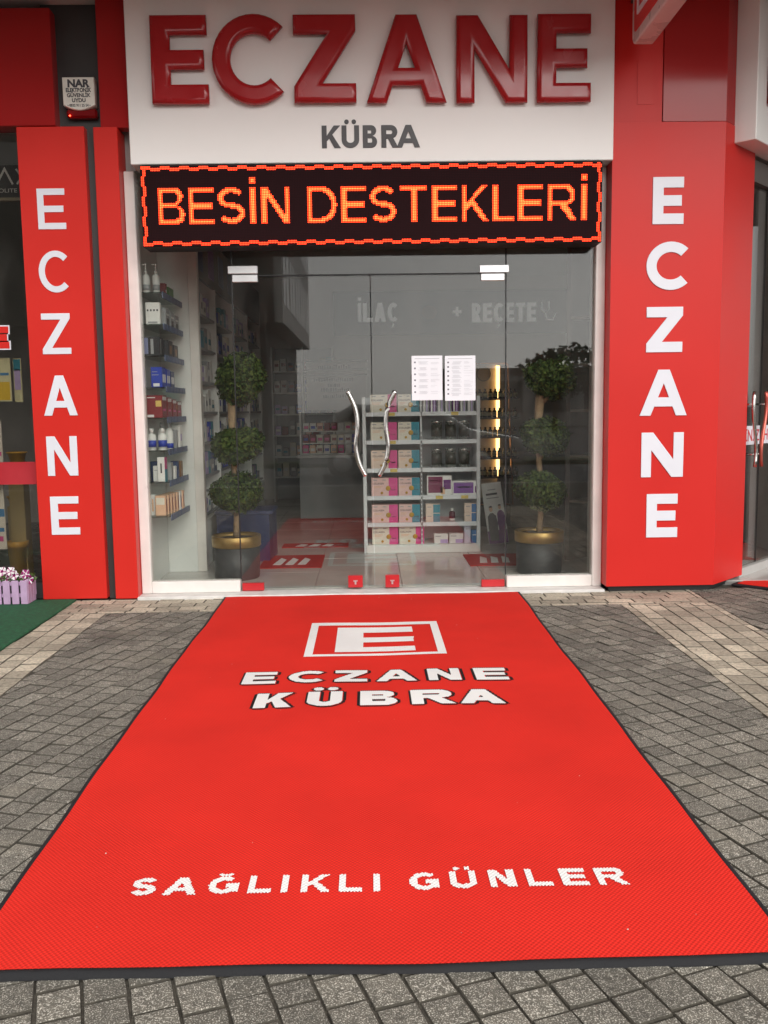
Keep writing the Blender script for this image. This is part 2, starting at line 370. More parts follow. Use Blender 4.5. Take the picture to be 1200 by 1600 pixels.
field(-2.75, -1.928, .8, 3.88, R(-14), .0935, .08, .108, 'd')
field(-1.928, -1.622, .8, 5.43, 0, .102, .115, .135, 'p'); field(1.55, 2.12, .8, 5.43, 0, .095, .115, .135, 'p')
field(-2.0, 2.12, 5.43, 5.84, R(90), .1025, .13, .19, 'p', hole=(-.82, .84, 5.43, 5.72))
def stone_bm(bm, P, z0):
    mx_ = sum(p[0] for p in P)/len(P); my_ = sum(p[1] for p in P)/len(P); r = math.sqrt(abs(area(P)))/2
    tx, ty = rr.uniform(-.012, .012), rr.uniform(-.012, .012); rings = []
    for ins, z in ((0, -.03), (0, -.0055), (.0017, -.0008), (.0045, 0)):
        k = 1-ins/r; rings.append([bm.verts.new((mx_+(x-mx_)*k, my_+(y-my_)*k, z0+z+(tx*(x-mx_)+ty*(y-my_) if z > -.01 else 0))) for x, y in P])
    n = len(P)
    for kk, (a_, b_) in enumerate(zip(rings, rings[1:])):
        for i in range(n): bm.faces.new((a_[i], a_[(i+1) % n], b_[(i+1) % n], b_[i])).material_index = 1 if kk < 2 else 0
    bm.faces.new(rings[-1])
def in_view(s):
    p = proj((s[1], s[2], 0)); return -20 < p[0] < 1220 and p[1] < 1620
vis = sorted([s for s in stones if in_view(s)], key=lambda s: s[2]-20*area(s[0])); near = set(id(s) for s in vis[:296])
restbm = {'d': bmesh.new(), 'p': bmesh.new()}
for s in stones:
    P, x, y, kind = s; zz = rr.uniform(-.0030, .0010)
    if id(s) in near:
        bm = bmesh.new(); stone_bm(bm, [(px-x, py-y) for px, py in P], 0); me = bpy.data.meshes.new('paver'); bm.to_mesh(me); bm.free()
        o = link('paver', me, [DARK, bed] if kind == 'd' else [PALE, bedp], pav); o.location = (x, y, zz)
    else: stone_bm(restbm[kind], P, zz)
for k, m, in (('d', DARK), ('p', PALE)):
    me = bpy.data.meshes.new('pavers'); restbm[k].to_mesh(me); restbm[k].free()
    tag(link('dark_pavers' if k == 'd' else 'pale_pavers', me, [m, bed if k == 'd' else bedp], pav), kind='stuff')

# ================================================================== PHARMACY BUILDING (shell)
SOF = 3.77
plaster = mat('plaster', (.40, .39, .37), .85, var=.08, vs=3, bump=.15)
inwall = mat('interior_wall', (.62, .61, .58), .7, var=.05, vs=2)
soffit = mat('soffit', (.60, .56, .53), .7, var=.08, vs=2)
bld = thing('pharmacy_building', 'single storey shop row with deep canopy and red cladding', 'building', (0, 6, 0))
bld.location = (0, 0, 0)
box('header_wall', plaster, bld, -1.72, 2.3, 5.99, 6.18, 2.76, SOF)
box('facade_wall', plaster, bld, 1.60, 2.55, 6.22, 6.5, .0, SOF)
box('side_wall', inwall, bld, -1.72, -1.60, 6.05, 12.3, 0, 3.0)
box('side_wall', inwall, bld, 3.3, 3.42, 6.6, 12.3, 0, 3.0)
box('back_wall', inwall, bld, -1.72, 3.42, 12.3, 12.45, 0, 3.0)
box('ceiling', inwall, bld, -1.72, 3.42, 6.19, 12.45, 2.98, 3.12)
can = box('canopy', plaster, bld, -12, 12, 4.33, 6.6, SOF+.004, SOF+.45)
box('canopy_soffit', soffit, can, -11.99, 11.99, 4.34, 6.58, SOF-.02, SOF+.002)
box('canopy_fascia', RED2, can, -12.01, 12.01, 4.30, 4.328, SOF-.04, SOF+.5)
box('upper_wall', plaster, bld, -12, 12, 6.3, 12.5, SOF+.46, 7.5)
box('partition_wall', inwall, bld, -5.6, -5.45, 6.1, 10.2, 0, SOF-.03)
box('partition_wall', plaster, bld, -5.6, -1.73, 10.0, 10.2, 0, SOF-.03)
box('partition_wall', plaster, bld, 3.43, 12, 10.5, 10.7, 0, SOF-.03)
box('header_wall', plaster, bld, -5.5, -1.73, 5.99, 6.18, 3.0, SOF-.03)

# ------------------------------------------------------------------ interior floor with tiles
grout = mat('tile_grout', (.22, .21, .20), .8)
fl = MB().box(-1.60, 3.3, 6.0, 12.3, -.05, .014).build('shop_floor', grout); tag(fl, 'pale glossy tiled floor inside the pharmacy', kind='structure')
tilem = mat('floor_tile', (.50, .48, .45), .14, var=.07, vs=2.5, rvar=.06)
tm = MB().box(-.298, .298, -.298, .298, -.01, 0, 0, .002).mesh('tile'); tm.materials.append(tilem)
for i in range(8):
    for j in range(11):
        x = -1.28+i*.6; y = 6.31+j*.6
        if x < 3.1 and y < 12.1:
            o = link('floor_tile', tm, None, fl); o.location = (x, y, .02+random.uniform(-.0006, .0006))
step = MB().box(-1.53, 1.55, 5.80, 6.0, -.03, .018, 0, .006).build('doorstep', mat('marble', (.66, .64, .61), .5, var=.12, vs=14, bump=.1)); tag(step, 'white marble doorstep in front of the glass doors', kind='structure')

# ================================================================== CLADDING
rp = thing('red_pillar', 'wide red pillar right of the pharmacy door with bold white letters', 'pillar', (1.9, 5.9, 0)); rp.location = (0, 0, 0)
poly = [(1.552, 5.78), (2.262, 5.78), (2.588, 6.106), (2.588, 6.21), (1.552, 6.21)]
MB().prism(poly, .04, 2.972).build('cladding', RED, rp)
MB().prism([(1.58, 5.82), (2.25, 5.82), (2.55, 6.12), (2.55, 6.2), (1.58, 6.2)], 0, .039).build('plinth', BLACK, rp)
fr = thing('red_fascia', 'dark red fascia panels above the right pillar beside the white sign', 'fascia'); fr.location = (0, 0, 0)
MB().prism([(1.556, 5.792), (1.862, 5.792), (1.862, 6.2), (1.556, 6.2)], 2.976, SOF-.025).build('panel', RED, fr)
MB().prism([(1.866, 5.783), (2.262, 5.783), (2.588, 6.109), (2.588, 6.2), (1.866, 6.2)], 2.976, SOF-.025).build('panel', RED2, fr)
pa = box('patch_panel', REDL, fr, 1.705, 1.80, 5.789, 5.7915, 3.08, 3.33)
def letters_on(parent, specs, Y, depth, weight, m):
    for ch, x0, y0, x1, y1 in specs:
        a = at(x0, (y0+y1)/2, Y).x; b = at(x1, (y0+y1)/2, Y).x; zt = at((x0+x1)/2, y0, Y).z; zb = at((x0+x1)/2, y1, Y).z
        W, H = b-a, zt-zb
        me = outline_mesh(glyph(ch, W, H, weight), depth, .0015, 1, 0)
        put(me, 'letter', m, parent, Matrix.Translation((a, Y, zb)) @ UPRIGHT)
letters_on(rp, [('E',1020,277,1068,350),('C',1010,378,1074,453),('Z',1010,480,1066,550),('A',1000,578,1073,649),('N',1002,676,1067,745),('E',1010,772,1058,839)], 5.779, .006, .062, LETW)

lp = thing('red_pillar', 'red pillar with thin white letters beside the lilac flower box', 'pillar')
box('cladding', REDL, lp, -2.145, -1.728, 5.81, 5.97, .012, 2.985, .003)
letters_on(lp, [('E',59,295,102,358),('C',61,392,106,457),('Z',66,490,110,553)], 5.809, .004, .036, LETW)
letters_on(lp, [('A',68,587,120,649),('N',74,682,121,743),('E',80,776,124,835)], 5.809, .004, .044, LETW)
lb = thing('red_pillar', 'narrow red pillar between dark strip and white door frame', 'pillar')
MB().box(-1.672, -1.524, 5.81, 5.985, .008, 2.98, 0, .003).build('cladding', REDL, lb)
tag(box('dark_strip', DKGREY, None, -1.7275, -1.6725, 5.87, 5.985, 0, 2.98), 'dark grey downpipe casing between the two left red pillars', 'casing')
f1 = thing('red_fascia', 'dark red fascia box above the left neighbour shop window', 'fascia')
box('panel', RED2, f1, -3.6, at(86, 190, 5.84).x, 5.84, 5.985, 3.0, at(40, 12, 5.84).z, .004)
tag(box('grey_fascia', DKGREY, None, -2.0, -1.60, 5.935, 5.985, 2.9905, SOF-.022), 'dark grey recessed panel behind the alarm box', 'fascia')
f2 = thing('red_fascia', 'narrow red fascia panel between grey panel and white sign', 'fascia')
box('panel', RED2, f2, at(155, 150, 5.84).x, -1.40, 5.84, 5.93, 2.984, SOF-.022, .003)

# ------------------------------------------------------------------ alarm siren box
al = thing('alarm_box', 'cream security alarm siren box with red lens on grey panel', 'alarm', at(123, 180, 5.93))
al.location = (0, 0, 0)
a0 = at(98, 122, 5.86); a1 = at(147, 168, 5.86); ax0, ax1, az1, az0 = a0.x, a1.x, a0.z, a1.z
cream = mat('cream_plastic', (.78, .76, .68), .45, var=.05, vs=20)
pts = [(ax0, az0+.02)]+[(ax0+(ax1-ax0)*i/12, az0+.02-.028*math.sin(math.pi*i/12)) for i in range(1, 12)]+[(ax1, az0+.02), (ax1, az1), (ax0, az1)]
put(outline_mesh(pts and [pts], .07, .006, 2), 'casing', cream, al, Matrix.Translation((0, 5.93, 0)) @ UPRIGHT)
MB().box(ax0+.005, ax1+.01, 5.875, 5.934, az0-.055, az0+.0, 0, .012).build('red_lens', mat('red_lens', (.20, .006, .008), .2), al)
lamp = MB().lathe([(.001, -.004), (.006, 0), (.001, .004)], 8, (ax0+.03, 5.868, az0-.045)).build('status_lamp', mat('status_led', (1, .05, .02), .4, emit=9), al)
cx = (ax0+ax1)/2
for s, z, sz, wt, sx in (('NAR', az1-.053, .062, .0028, 1.05), ('ELEKTRONİK', az1-.083, .033, .0012, .78), ('GÜVENLİK', az1-.113, .031, .001, .95), ('UYDU', az1-.143, .031, .001, 1), ('• 0532 911 25 54 •', az1-.17, .022, .0005, .85)):
    me = text_mesh(s, sz, wt, .001, sx, 'CENTER'); put(me, 'printed_text', INK, al, Matrix.Translation((cx, 5.8595, z)) @ UPRIGHT)

# ------------------------------------------------------------------ main sign
sg = thing('shop_sign', 'large white sign box with glossy red raised ECZANE lettering', 'sign')
MB().box(-1.438, 1.552, 5.76, 5.985, 2.741, SOF-.024, 0, .004).build('sign_box', WHITE, sg)
for ch, x0, y0, x1, y1 in [('E',237,27,326,165),('C',332,25,443,166),('Z',459,26,556,163),('A',572,26,697,163),('N',712,27,823,163),('E',838,25,922,162)]:
    a = at(x0, 90, 5.75).x; b = at(x1, 90, 5.75).x; zt = at((x0+x1)/2, y0, 5.75).z; zb = at((x0+x1)/2, y1, 5.75).z
    W, H = b-a, zt-zb
    me = outline_mesh(glyph(ch, W, H, .112), .062, .026, 4, -.026)
    me.transform(Matrix.Translation((a, 5.759, zb)) @ UPRIGHT)
    o = link('raised_letter', me, SIGNRED, sg)
    for p in me.polygons: p.use_smooth = len(p.vertices) == 4 and p.area < .02
kz = at(580, 231, 5.76).z; kh = at(580, 196, 5.76).z-kz
for ch, x0, x1 in [('K',503,532),('Ü',534,561),('B',567,589),('R',596,622),('A',620,656)]:
    a = at(x0, 214, 5.76).x; b = at(x1, 214, 5.76).x
    me = outline_mesh(glyph(ch, b-a, kh, .029), .004, .0008, 1); put(me, 'small_letter', LETG, sg, Matrix.Translation((a, 5.7595, kz)) @ UPRIGHT)

# ------------------------------------------------------------------ LED ticker
ld = thing('led_display', 'black dot matrix display scrolling orange text under the white sign', 'display')
LX0, LX1, LZ0, LZ1, LY = -1.378, 1.482, 2.240, 2.729, 5.742
MB().box(LX0, LX1, LY, 5.925, LZ0, LZ1, 0, .003).build('cabinet', mat('led_cabinet', (.016, .012, .012), .6), ld)
def led_face():
    m = bpy.data.materials.new('led_face'); m.use_nodes = True; N = m.node_tree.nodes; L = m.node_tree.links; b = N['Principled BSDF']; b.inputs['Roughness'].default_value = .8; b.inputs['Specular IOR Level'].default_value = .1
    geo = N.new('ShaderNodeNewGeometry'); v = N.new('ShaderNodeTexVoronoi'); v.inputs['Randomness'].default_value = 0; v.inputs['Scale'].default_value = 1/.0099
    L.new(geo.outputs['Position'], v.inputs['Vector'])
    r = N.new('ShaderNodeValToRGB'); r.color_ramp.elements[0].position = .3; r.color_ramp.elements[1].position = .42
    r.color_ramp.elements[0].color = (.042, .008, .010, 1); r.color_ramp.elements[1].color = (.014, .005, .006, 1)
    L.new(v.outputs['Distance'], r.inputs[0]); L.new(r.outputs[0], b.inputs['Base Color']); return m
box('led_face', led_face(), ld, LX0+.004, LX1-.004, LY-.003, LY-.0005, LZ0+.004, LZ1-.004)
NC, NR = 288, 48; px_ = (LX1-LX0-.01)/NC; pz_ = (LZ1-LZ0-.01)/NR
lit = {}
def led_xy(c, r): return LX0+.005+(c+.5)*px_, LZ0+.005+(r+.5)*pz_
def zpx(px): return at(px, 320, LY).x
lead = [(c, 190+x/2.927, 190+y/2.927) for c, x, y in [('B',165,290),('E',305,428),('S',440,565),('İ',583,612),('N',638,770),('D',850,985),('E',1003,1120)]]
lead += [(c, 550+x/2.857, 550+y/2.857) for c, x, y in [('S',80,198),('T',217,337),('E',357,467),('K',490,612),('L',628,722),('E',742,850),('R',873,1003),('İ',1023,1050)]]
tz0 = at(580, 347.5, LY).z; tz1 = at(580, 290.5, LY).z
for ch, xa, xb in lead:
    a, b = zpx(xa), zpx(xb); W, H = b-a, tz1-tz0
    G = glyph(ch, W, H, .0335 if ch not in 'İ' else b-a)
    for c in range(int((a-LX0)/px_)-1, int((b-LX0)/px_)+2):
        for r in range(NR):
            x, z = led_xy(c, r)
            if inside(x-a, z-tz0, G): lit[(c, r)] = 1
for c in range(NC):                                     # chasing border
    up = (c//6) % 2
    for base, s_ in ((0, 1), (NR-1, -1)):
        for k in (0, 1): lit[(c, base+s_*(k+(1 if up else 0)))] = 2
for r in range(NR):
    up = (r//6) % 2
    for base, s_ in ((0, 1), (NC-1, -1)):
        for k in (0, 1): lit[(base+s_*(k+(1 if up else 0)), r)] = 2
for k_ in [k for k, v in lit.items() if v == 1]:
    if all((k_[0]+dx, k_[1]+dz) in lit for dx, dz in ((1, 0), (-1, 0), (0, 1), (0, -1))): lit[k_] = 3
leds = [bmesh.new(), bmesh.new(), bmesh.new()]
for (c, r), t in lit.items():
    x, z = led_xy(c, r); bm = leds[t-1]
    ring = [bm.verts.new((x+.0041*math.cos(math.pi/3*i), LY-.0035, z+.0041*math.sin(math.pi/3*i))) for i in range(6)]
    tip = bm.verts.new((x, LY-.0065, z))
    for i in range(6): bm.faces.new((ring[i], ring[(i+1) % 6], tip))
for bm, nm, col, st in ((leds[0], 'lit_text_rim', (1, .045, .010), 2.6), (leds[2], 'lit_text_core', (1, .105, .022), 4.0), (leds[1], 'lit_border', (1, .042, .012), 2.6)):
    bmesh.ops.recalc_face_normals(bm, faces=bm.faces)
    me = bpy.data.meshes.new(nm); bm.to_mesh(me); bm.free()
    o = link(nm, me, mat('led_'+nm, col, .5, var=.15, vs=60, emit=st), ld); tag(o, kind='stuff')

# ------------------------------------------------------------------ projecting sign high on the right
ps = thing('projecting_sign', 'white and red projecting blade sign high above the right pillar', 'sign')
bz = at(1000, 68, 5.62).z; bx0 = at(990, 40, 5.62).x
def rrect(y0, y1, z0, z1, r):
    P = []
    for cy, cz, a in ((y1-r, z0+r, -90), (y1-r, z1-r, 0), (y0+r, z1-r, 90), (y0+r, z0+r, 180)): P += arc(cy, cz, r, r, a, a+90, 6)
    return P
FACE = Matrix(((0,0,-1,0),(1,0,0,0),(0,1,0,0),(0,0,0,1)))       # xy plane -> faces -x, x axis along +y
plast = mat('sign_plastic', (.62, .52, .50), .3, var=.05)
put(outline_mesh([rrect(4.72, 5.64, bz, bz+.75, .05)], .115, .012, 2), 'sign_body', plast, ps, Matrix.Translation((bx0+.115, 0, 0)) @ FACE)
fp = put(outline_mesh([rrect(4.77, 5.59, bz+.05, bz+.70, .02)], .006), 'face_panel', RED, ps, Matrix.Translation((bx0, 0, 0)) @ FACE)
W_, H_ = .42, .42
put(outline_mesh([rrect(4.84, 5.52, bz+.12, bz+.63, .01), rrect(4.87, 5.49, bz+.15, bz+.60, .005)], .006), 'emblem_border', LETW, fp, Matrix.Translation((bx0-.0065, 0, 0)) @ FACE)
put(outline_mesh([[(5.43-x, y+bz+.19) for x, y in glyph('E', .5, .37, .085)[0]]], .006), 'emblem_letter', LETW, fp, Matrix.Translation((bx0-.0065, 0, 0)) @ FACE)
box('bracket', DKGREY, ps, bx0+.03, bx0+.085, 5.63, 5.80, bz+.3, bz+.38)

# ================================================================== SHOPFRONT GLAZING
sf = thing('shopfront_frame', 'white framed glass shopfront around the pharmacy double doors', 'shopfront')
JX0, JX1, DX0, DX1 = -1.457, 1.49, -.866, .913
box('jamb', FRAMEW, sf, -1.522, JX0, 5.905, 5.985, .019, 2.739, .004)
box('jamb', FRAMEW, sf, JX1, 1.551, 5.905, 5.985, .019, 2.739, .004)
box('bottom_rail', FRAMEW, sf, JX0+.0005, DX0-.004, 5.908, 5.985, .019, .098, .004)
box('bottom_rail', FRAMEW, sf, DX1+.004, JX1-.0005, 5.908, 5.985, .019, .095, .004)
box('side_pane', GLASS, sf, JX0+.001, DX0-.004, 5.945, 5.955, .0985, 2.738)
box('side_pane', GLASS, sf, DX1+.004, JX1-.001, 5.945, 5.955, .0955, 2.738)
box('transom_pane', GLASS, sf, DX0+.004, DX1-.004, 5.945, 5.955, 2.094, 2.738)
SEAL = mat('seal', (.012, .012, .012), .6)
box('seal', SEAL, sf, DX0-.0035, DX0+.0035, 5.943, 5.957, .1, 2.738)
box('seal', SEAL, sf, DX1-.0035, DX1+.0035, 5.943, 5.957, .1, 2.738)
box('seal', SEAL, sf, DX0+.004, DX1-.004, 5.943, 5.957, 2.086, 2.0935)
REDP = mat('red_fitting', (.50, .02, .025), .35)
def fit(name, m, parent, px0, py0, px1, py1, t=.016, Y=5.95):
    a = at(px0, py0, Y); b = at(px1, py1, Y); return box(name, m, parent, a.x, b.x, Y-t, Y+t, b.z, a.z, .003)
fit('hinge_plate', SILVER, sf, 356, 416, 403, 428); fit('hinge_plate', SILVER, sf, 749, 414.5, 795, 426)
def door(label, x0, x1, hx, lockpx, footpx, hand):
    d = thing('glass_door', label, 'door')
    p = box('pane', GLASS, d, x0, x1, 5.945, 5.955, .028, 2.083)
    fit('hinge_plate', SILVER, d, *hx); fit('foot_hinge', REDP, d, *footpx)
    k = fit('lock', REDP, d, *lockpx, t=.02)
    lx = (lockpx[0]+lockpx[2])/2; c = at(lx, (lockpx[1]+lockpx[3])/2, 5.93)
    MB().box(c.x-.014, c.x+.014, 5.9255, 5.9295, c.z-.002, c.z+.006).box(c.x-.006, c.x+.006, 5.925, 5.9295, c.z-.022, c.z-.0025).build('lock_cylinder', SILVER, k)
    pts = []
    P = [at(x, y, 5.88) for x, y in hand]
    for i in range(len(P)-1):                             # smooth S through the measured bends
        p0 = P[max(0, i-1)]; p1 = P[i]; p2 = P[i+1]; p3 = P[min(len(P)-1, i+2)]
        for t in range(6):
            t /= 6; pts.append(.5*((2*p1)+(p2-p0)*t+(2*p0-5*p1+4*p2-p3)*t*t+(3*p1-p0-3*p2+p3)*t**3))
    pts.append(P[-1])
    h = MB().tube(pts, .0155, 14).build('handle', CHROME, d)
    for q in (pts[4], pts[-5]): MB().tube([q, (q.x, 5.944, q.z)], .008, 10).build('standoff', CHROME, h)
    return d
door('left leaf of the frameless glass double door', DX0+.004, .027, (363, 430, 403, 441), (544, 899, 567, 917), (379, 911, 413, 922), [(543,611),(555,638),(558.5,668),(556,698),(561,723),(571.5,744)])
door('right leaf of the glass double door with paper notices', .033, DX1-.004, (751, 428, 788, 438.5), (602, 898, 624, 917), (752, 905.5, 788, 916), [(617.5,611),(605.5,638),(603,668),(606.5,698),(602.5,723),(592.5,744)])

def notice(label, px0, py0, px1, py1, marks, seed):
    a = at(px0, py0, 5.94); b = at(px1, py1, 5.94)
    n = thing('paper_notice', label, 'notice'); box('sheet', PAPER, n, a.x, b.x, 5.9405, 5.9435, b.z, a.z)
    q = random.Random(seed); mb = MB(); mk = MB(); W = b.x-a.x; H = a.z-b.z
    mb.box(a.x+W*.1, b.x-W*.1, 5.9393, 5.9403, a.z-H*.07, a.z-H*.06)
    for i in range(marks):
        z = a.z-H*(.13+.8*i/marks)
        mk.box(a.x+W*.08, a.x+W*.135, 5.9393, 5.9403, z-H*.035, z)
        for k in range(4):
            mb.box(a.x+W*q.uniform(.2, .27), a.x+W*q.uniform(.45, .56), 5.9393, 5.9403, z-H*(.018*k+.004), z-H*.018*k)
            if q.random() < .7: mb.box(a.x+W*.62, a.x+W*q.uniform(.75, .93), 5.9393, 5.9403, z-H*(.018*k+.003), z-H*.018*k)
    mb.build('fine_print', GREYINK, n)['kind'] = 'stuff'; mk.build('bullet_marks', mat('print_mid', (.2, .2, .23), .7), n)['kind'] = 'stuff'
notice('left white paper notice taped to the right glass door', 643, 556, 691.5, 625, 6, 1)
notice('right white paper notice taped to the right glass door', 695, 556, 743, 625.5, 8, 2)

# ================================================================== CARPET
cp = thing('entrance_carpet', 'big red entrance carpet with white lettering and black rubber edge', 'carpet')
REDC = weave_mat('carpet_red', (.82, .031, .020)); WHC = weave_mat('carpet_white', (.86, .85, .83), .95); BLC = weave_mat('carpet_black', (.02, .018, .018))
def edge(u, v):                                           # unit square -> gently uneven carpet outline
    xl = -.936-.026*min(1, v*2.2)+.003*math.sin(v*17)+.002*math.sin(v*41); xr = .939+.048*v+.003*math.sin(v*14+1)+.002*math.sin(v*37)
    return xl+(xr-xl)*u, 1.824+3.991*v+.004*math.sin(u*7)+.002*math.sin(u*19)
NU, NV = 16, 40
bm = bmesh.new(); vv = [[None]*(NV+1) for _ in range(NU+1)]
inu = .0092; inv = .0052
def cz(u, v): return .0105+.0022*math.sin(u*9+v*7)*math.sin(v*15+1)+.0012*math.sin(u*21)
for i in range(NU+1):
    for j in range(NV+1):
        u = inu+(1-2*inu)*i/NU; v = inv+(1-2*inv)*j/NV
        vv[i][j] = bm.verts.new((*edge(u, v), cz(u, v)))
for i in range(NU):
    for j in range(NV): bm.faces.new((vv[i][j], vv[i+1][j], vv[i+1][j+1], vv[i][j+1])).smooth = True
me = bpy.data.meshes.new('carpet_field'); bm.to_mesh(me); bm.free(); link('pile_field', me, REDC, cp)
bm = bmesh.new()
loop = [(i/NU, 0) for i in range(NU)]+[(1, j/NV) for j in range(NV)]+[(1-i/NU, 1) for i in range(NU)]+[(0, 1-j/NV) for j in range(NV)]
rings = []
for f, dz in ((0, -1), (.25, .6), (.9, .9), (1.06, -.2)):
    ring = []
    for u, v in loop:
        uu = inu*f+(1-2*inu*f)*u; v2 = inv*f+(1-2*inv*f)*v
        z = -.002 if dz == -1 else cz(u, v)-.0025+.003*dz
        ring.append(bm.verts.new((*edge(uu, v2), z)))
    rings.append(ring)
for a, b in zip(rings, rings[1:]):
    for i in range(len(a)): bm.faces.new((a[i], a[(i+1) % len(a)], b[(i+1) % len(a)], b[i])).smooth = True
bmesh.ops.recalc_face_normals(bm, faces=bm.faces)
me = bpy.data.meshes.new('rubber_edge'); bm.to_mesh(me); bm.free(); link('rubber_edge', me, RUBBER, cp)
CX, CY = .0042, .0062
def woven(name, polys, ox, oy, m, x0, x1, y0, y1, dil=0, lift=.0020, skip=None):
    """letters woven cell by cell in staggered rows, so their slanting edges step"""
    bm = bmesh.new(); cells = set()
    for c in range(int(math.floor(x0/CX))-2, int(x1/CX)+3):
        off = .5 if c % 2 else 0
        for r in range(int(y0/CY)-3, int(y1/CY)+4):
            x = (c+.5)*CX; y = (r+off)*CY
            if inside(x-ox, y-oy, polys): cells.add((c, r))
    if dil:
        big = set()
        for c, r in cells:
            for dr in (-1, 0, 1): big.add((c, r+dr))
            s_ = 1 if c % 2 else 0
            for dc in (-1, 1):
                for dr in (-1, 0): big.add((c+dc, r+dr+s_))
            for dc in (-3, -2, 2, 3): big.add((c+dc, r))
            for dr in (-2, 2): big.add((c, r+dr))
        cells = big-cells
    for c, r in cells:
        off = .5 if c % 2 else 0; x = (c+.5)*CX; y = (r+off)*CY
        u = (x+.95)/1.92; v = (y-1.824)/3.991; z = cz(u, v)+lift
        q = [bm.verts.new((x+sx*CX*.5, y+sy*CY*.5, z)) for sx, sy in ((-1, -1), (1, -1), (1, 1), (-1, 1))]; bm.faces.new(q)
    bmesh.ops.remove_doubles(bm, verts=bm.verts, dist=1e-5)
    me = bpy.data.meshes.new(name); bm.to_mesh(me); bm.free(); return link(name, me, m, cp)
PILE = 1-.0128/EYE                                        # print measured at street level, lying at pile height
def carpet_text(spec, y, H, weight, outline):
    y *= PILE; H *= PILE
    for ch, X0, X1 in spec:
        X0 *= PILE; X1 *= PILE
        G = glyph(ch, X1-X0, H, weight)
        woven('carpet_letter', G, X0, y, WHC, X0, X1, y, y+H*1.4)
        if outline: woven('letter_outline', G, X0+.003, y-.002, BLC, X0, X1, y-.02, y+H*1.4, dil=1, lift=.0014)
carpet_text([('E',-.590,-.438),('C',-.381,-.222),('Z',-.168,-.021),('A',.021,.205),('N',.258,.407),('E',.474,.625)], 3.933, .178, .042, True)
carpet_text([('K',-.498,-.338),('Ü',-.276,-.128),('B',-.052,.105),('R',.165,.350),('A',.369,.557)], 3.604, .188, .050, True)
carpet_text([('S',-.629,-.566),('A',-.545,-.458),('Ğ',-.431,-.353),('L',-.327,-.269),('I',-.243,-.2),('K',-.192,-.114),('L',-.093,-.033),('I',-.006,.03),('G',.09,.167),('Ü',.194,.265),('N',.296,.364),('L',.393,.458),('E',.486,.552),('R',.577,.656)], 2.164, .084, .0185, False)
def rect(x0, x1, y0, y1): return [(x0, y0), (x1, y0), (x1, y1), (x0, y1)]
def lift_(P): return [(x*PILE, y*PILE) for x, y in P]
woven('logo_border', [lift_(rect(-.341, .378, 4.348, 5.063)), lift_(rect(-.299, .336, 4.402, 4.998))], 0, 0, WHC, -.35, .39, 4.34, 5.07)
woven('logo_letter', [lift_([(-.186,4.434),(.225,4.434),(.225,4.530),(-.041,4.530),(-.041,4.624),(.225,4.624),(.228,4.724),(-.041,4.724),(-.041,4.827),(.229,4.827),(.229,4.945),(-.186,4.945)])], 0, 0, WHC, -.2, .24, 4.42, 4.96)

# lint on the pile and grit on the stones
def grit(name, n, f, m, size, parent):
    q = random.Random(n); bm = bmesh.new()
    for _ in range(n):
        x, y, z = f(q); s_ = size*q.uniform(.5, 1.4); a = q.uniform(0, 6.28); e = q.uniform(.3, 1)
        v = [bm.verts.new((x+s_*math.cos(a+k*1.57)*(1 if k % 2 else e), y+s_*math.sin(a+k*1.57)*(1 if k % 2 else e), z+.0008)) for k in range(4)]; t = bm.verts.new((x, y, z+s_*.7+.0008))
        for k in range(4): bm.faces.new((v[k], v[(k+1) % 4], t))
    me = bpy.data.meshes.new(name); bm.to_mesh(me); bm.free(); tag(link(name, me, m, parent), kind='stuff')
def on_carpet(q):
    u, v = q.uniform(.03, .97), q.random(); x, y = edge(u, v); return x, y, cz(u, v)
grit('lint', 26, on_carpet, mat('lint', (.6, .5, .45), .9), .0022, cp)
def on_paving(q):
    while True:
        x, y = q.uniform(-2.0, 2.6), q.uniform(1.3, 5.8)
        if not -.98 < x < 1.0: return x, y, .0005
grit('grit', 420, on_paving, mat('grit', (.10, .08, .055), .9, var=.5, vs=20), .0035, pav)

# ================================================================== INTERIOR: window display on the left
ORD = ['top', 'second', 'third', 'fourth', 'fifth', 'sixth', 'seventh', 'bottom']
LAM = mat('white_laminate', (.74, .75, .73), .4, var=.04, vs=4)
TAGB = mat('price_tag_blue', (.10, .13, .22), .5, var=.15, vs=30)
TAGY = mat('price_tag_yellow', (.62, .47, .12), .6, var=.1, vs=40)
ds = thing('display_shelves', 'white window display alcove with glass shelves left of the door', 'shelves')
box('side_panel', LAM, ds, -1.598, -1.52, 6.02, 6.72, .02, 2.74)
box('back_panel', LAM, ds, -1.519, -1.301, 6.72, 6.76, .02, 2.74)
box('end_panel', FRAMEW, ds, -1.3005, -1.232, 6.715, 6.79, .02, 2.74, .003)
SZ = [at(240, y, 6.03).z for y in (456, 506, 555.5, 605, 653, 704, 753.5, 807)]
for z in SZ:
    sh = box('glass_shelf', SHELFG, ds, -1.5185, -1.345, 6.03, 6.70, z-.008, z)
    for k in range(6):
        b = MB().box(-1.3445, -1.338, 6.06+k*.104, 6.06+k*.104+.094, z-.034, z+.006).build('price_tag', TAGB, sh)
PC = {}
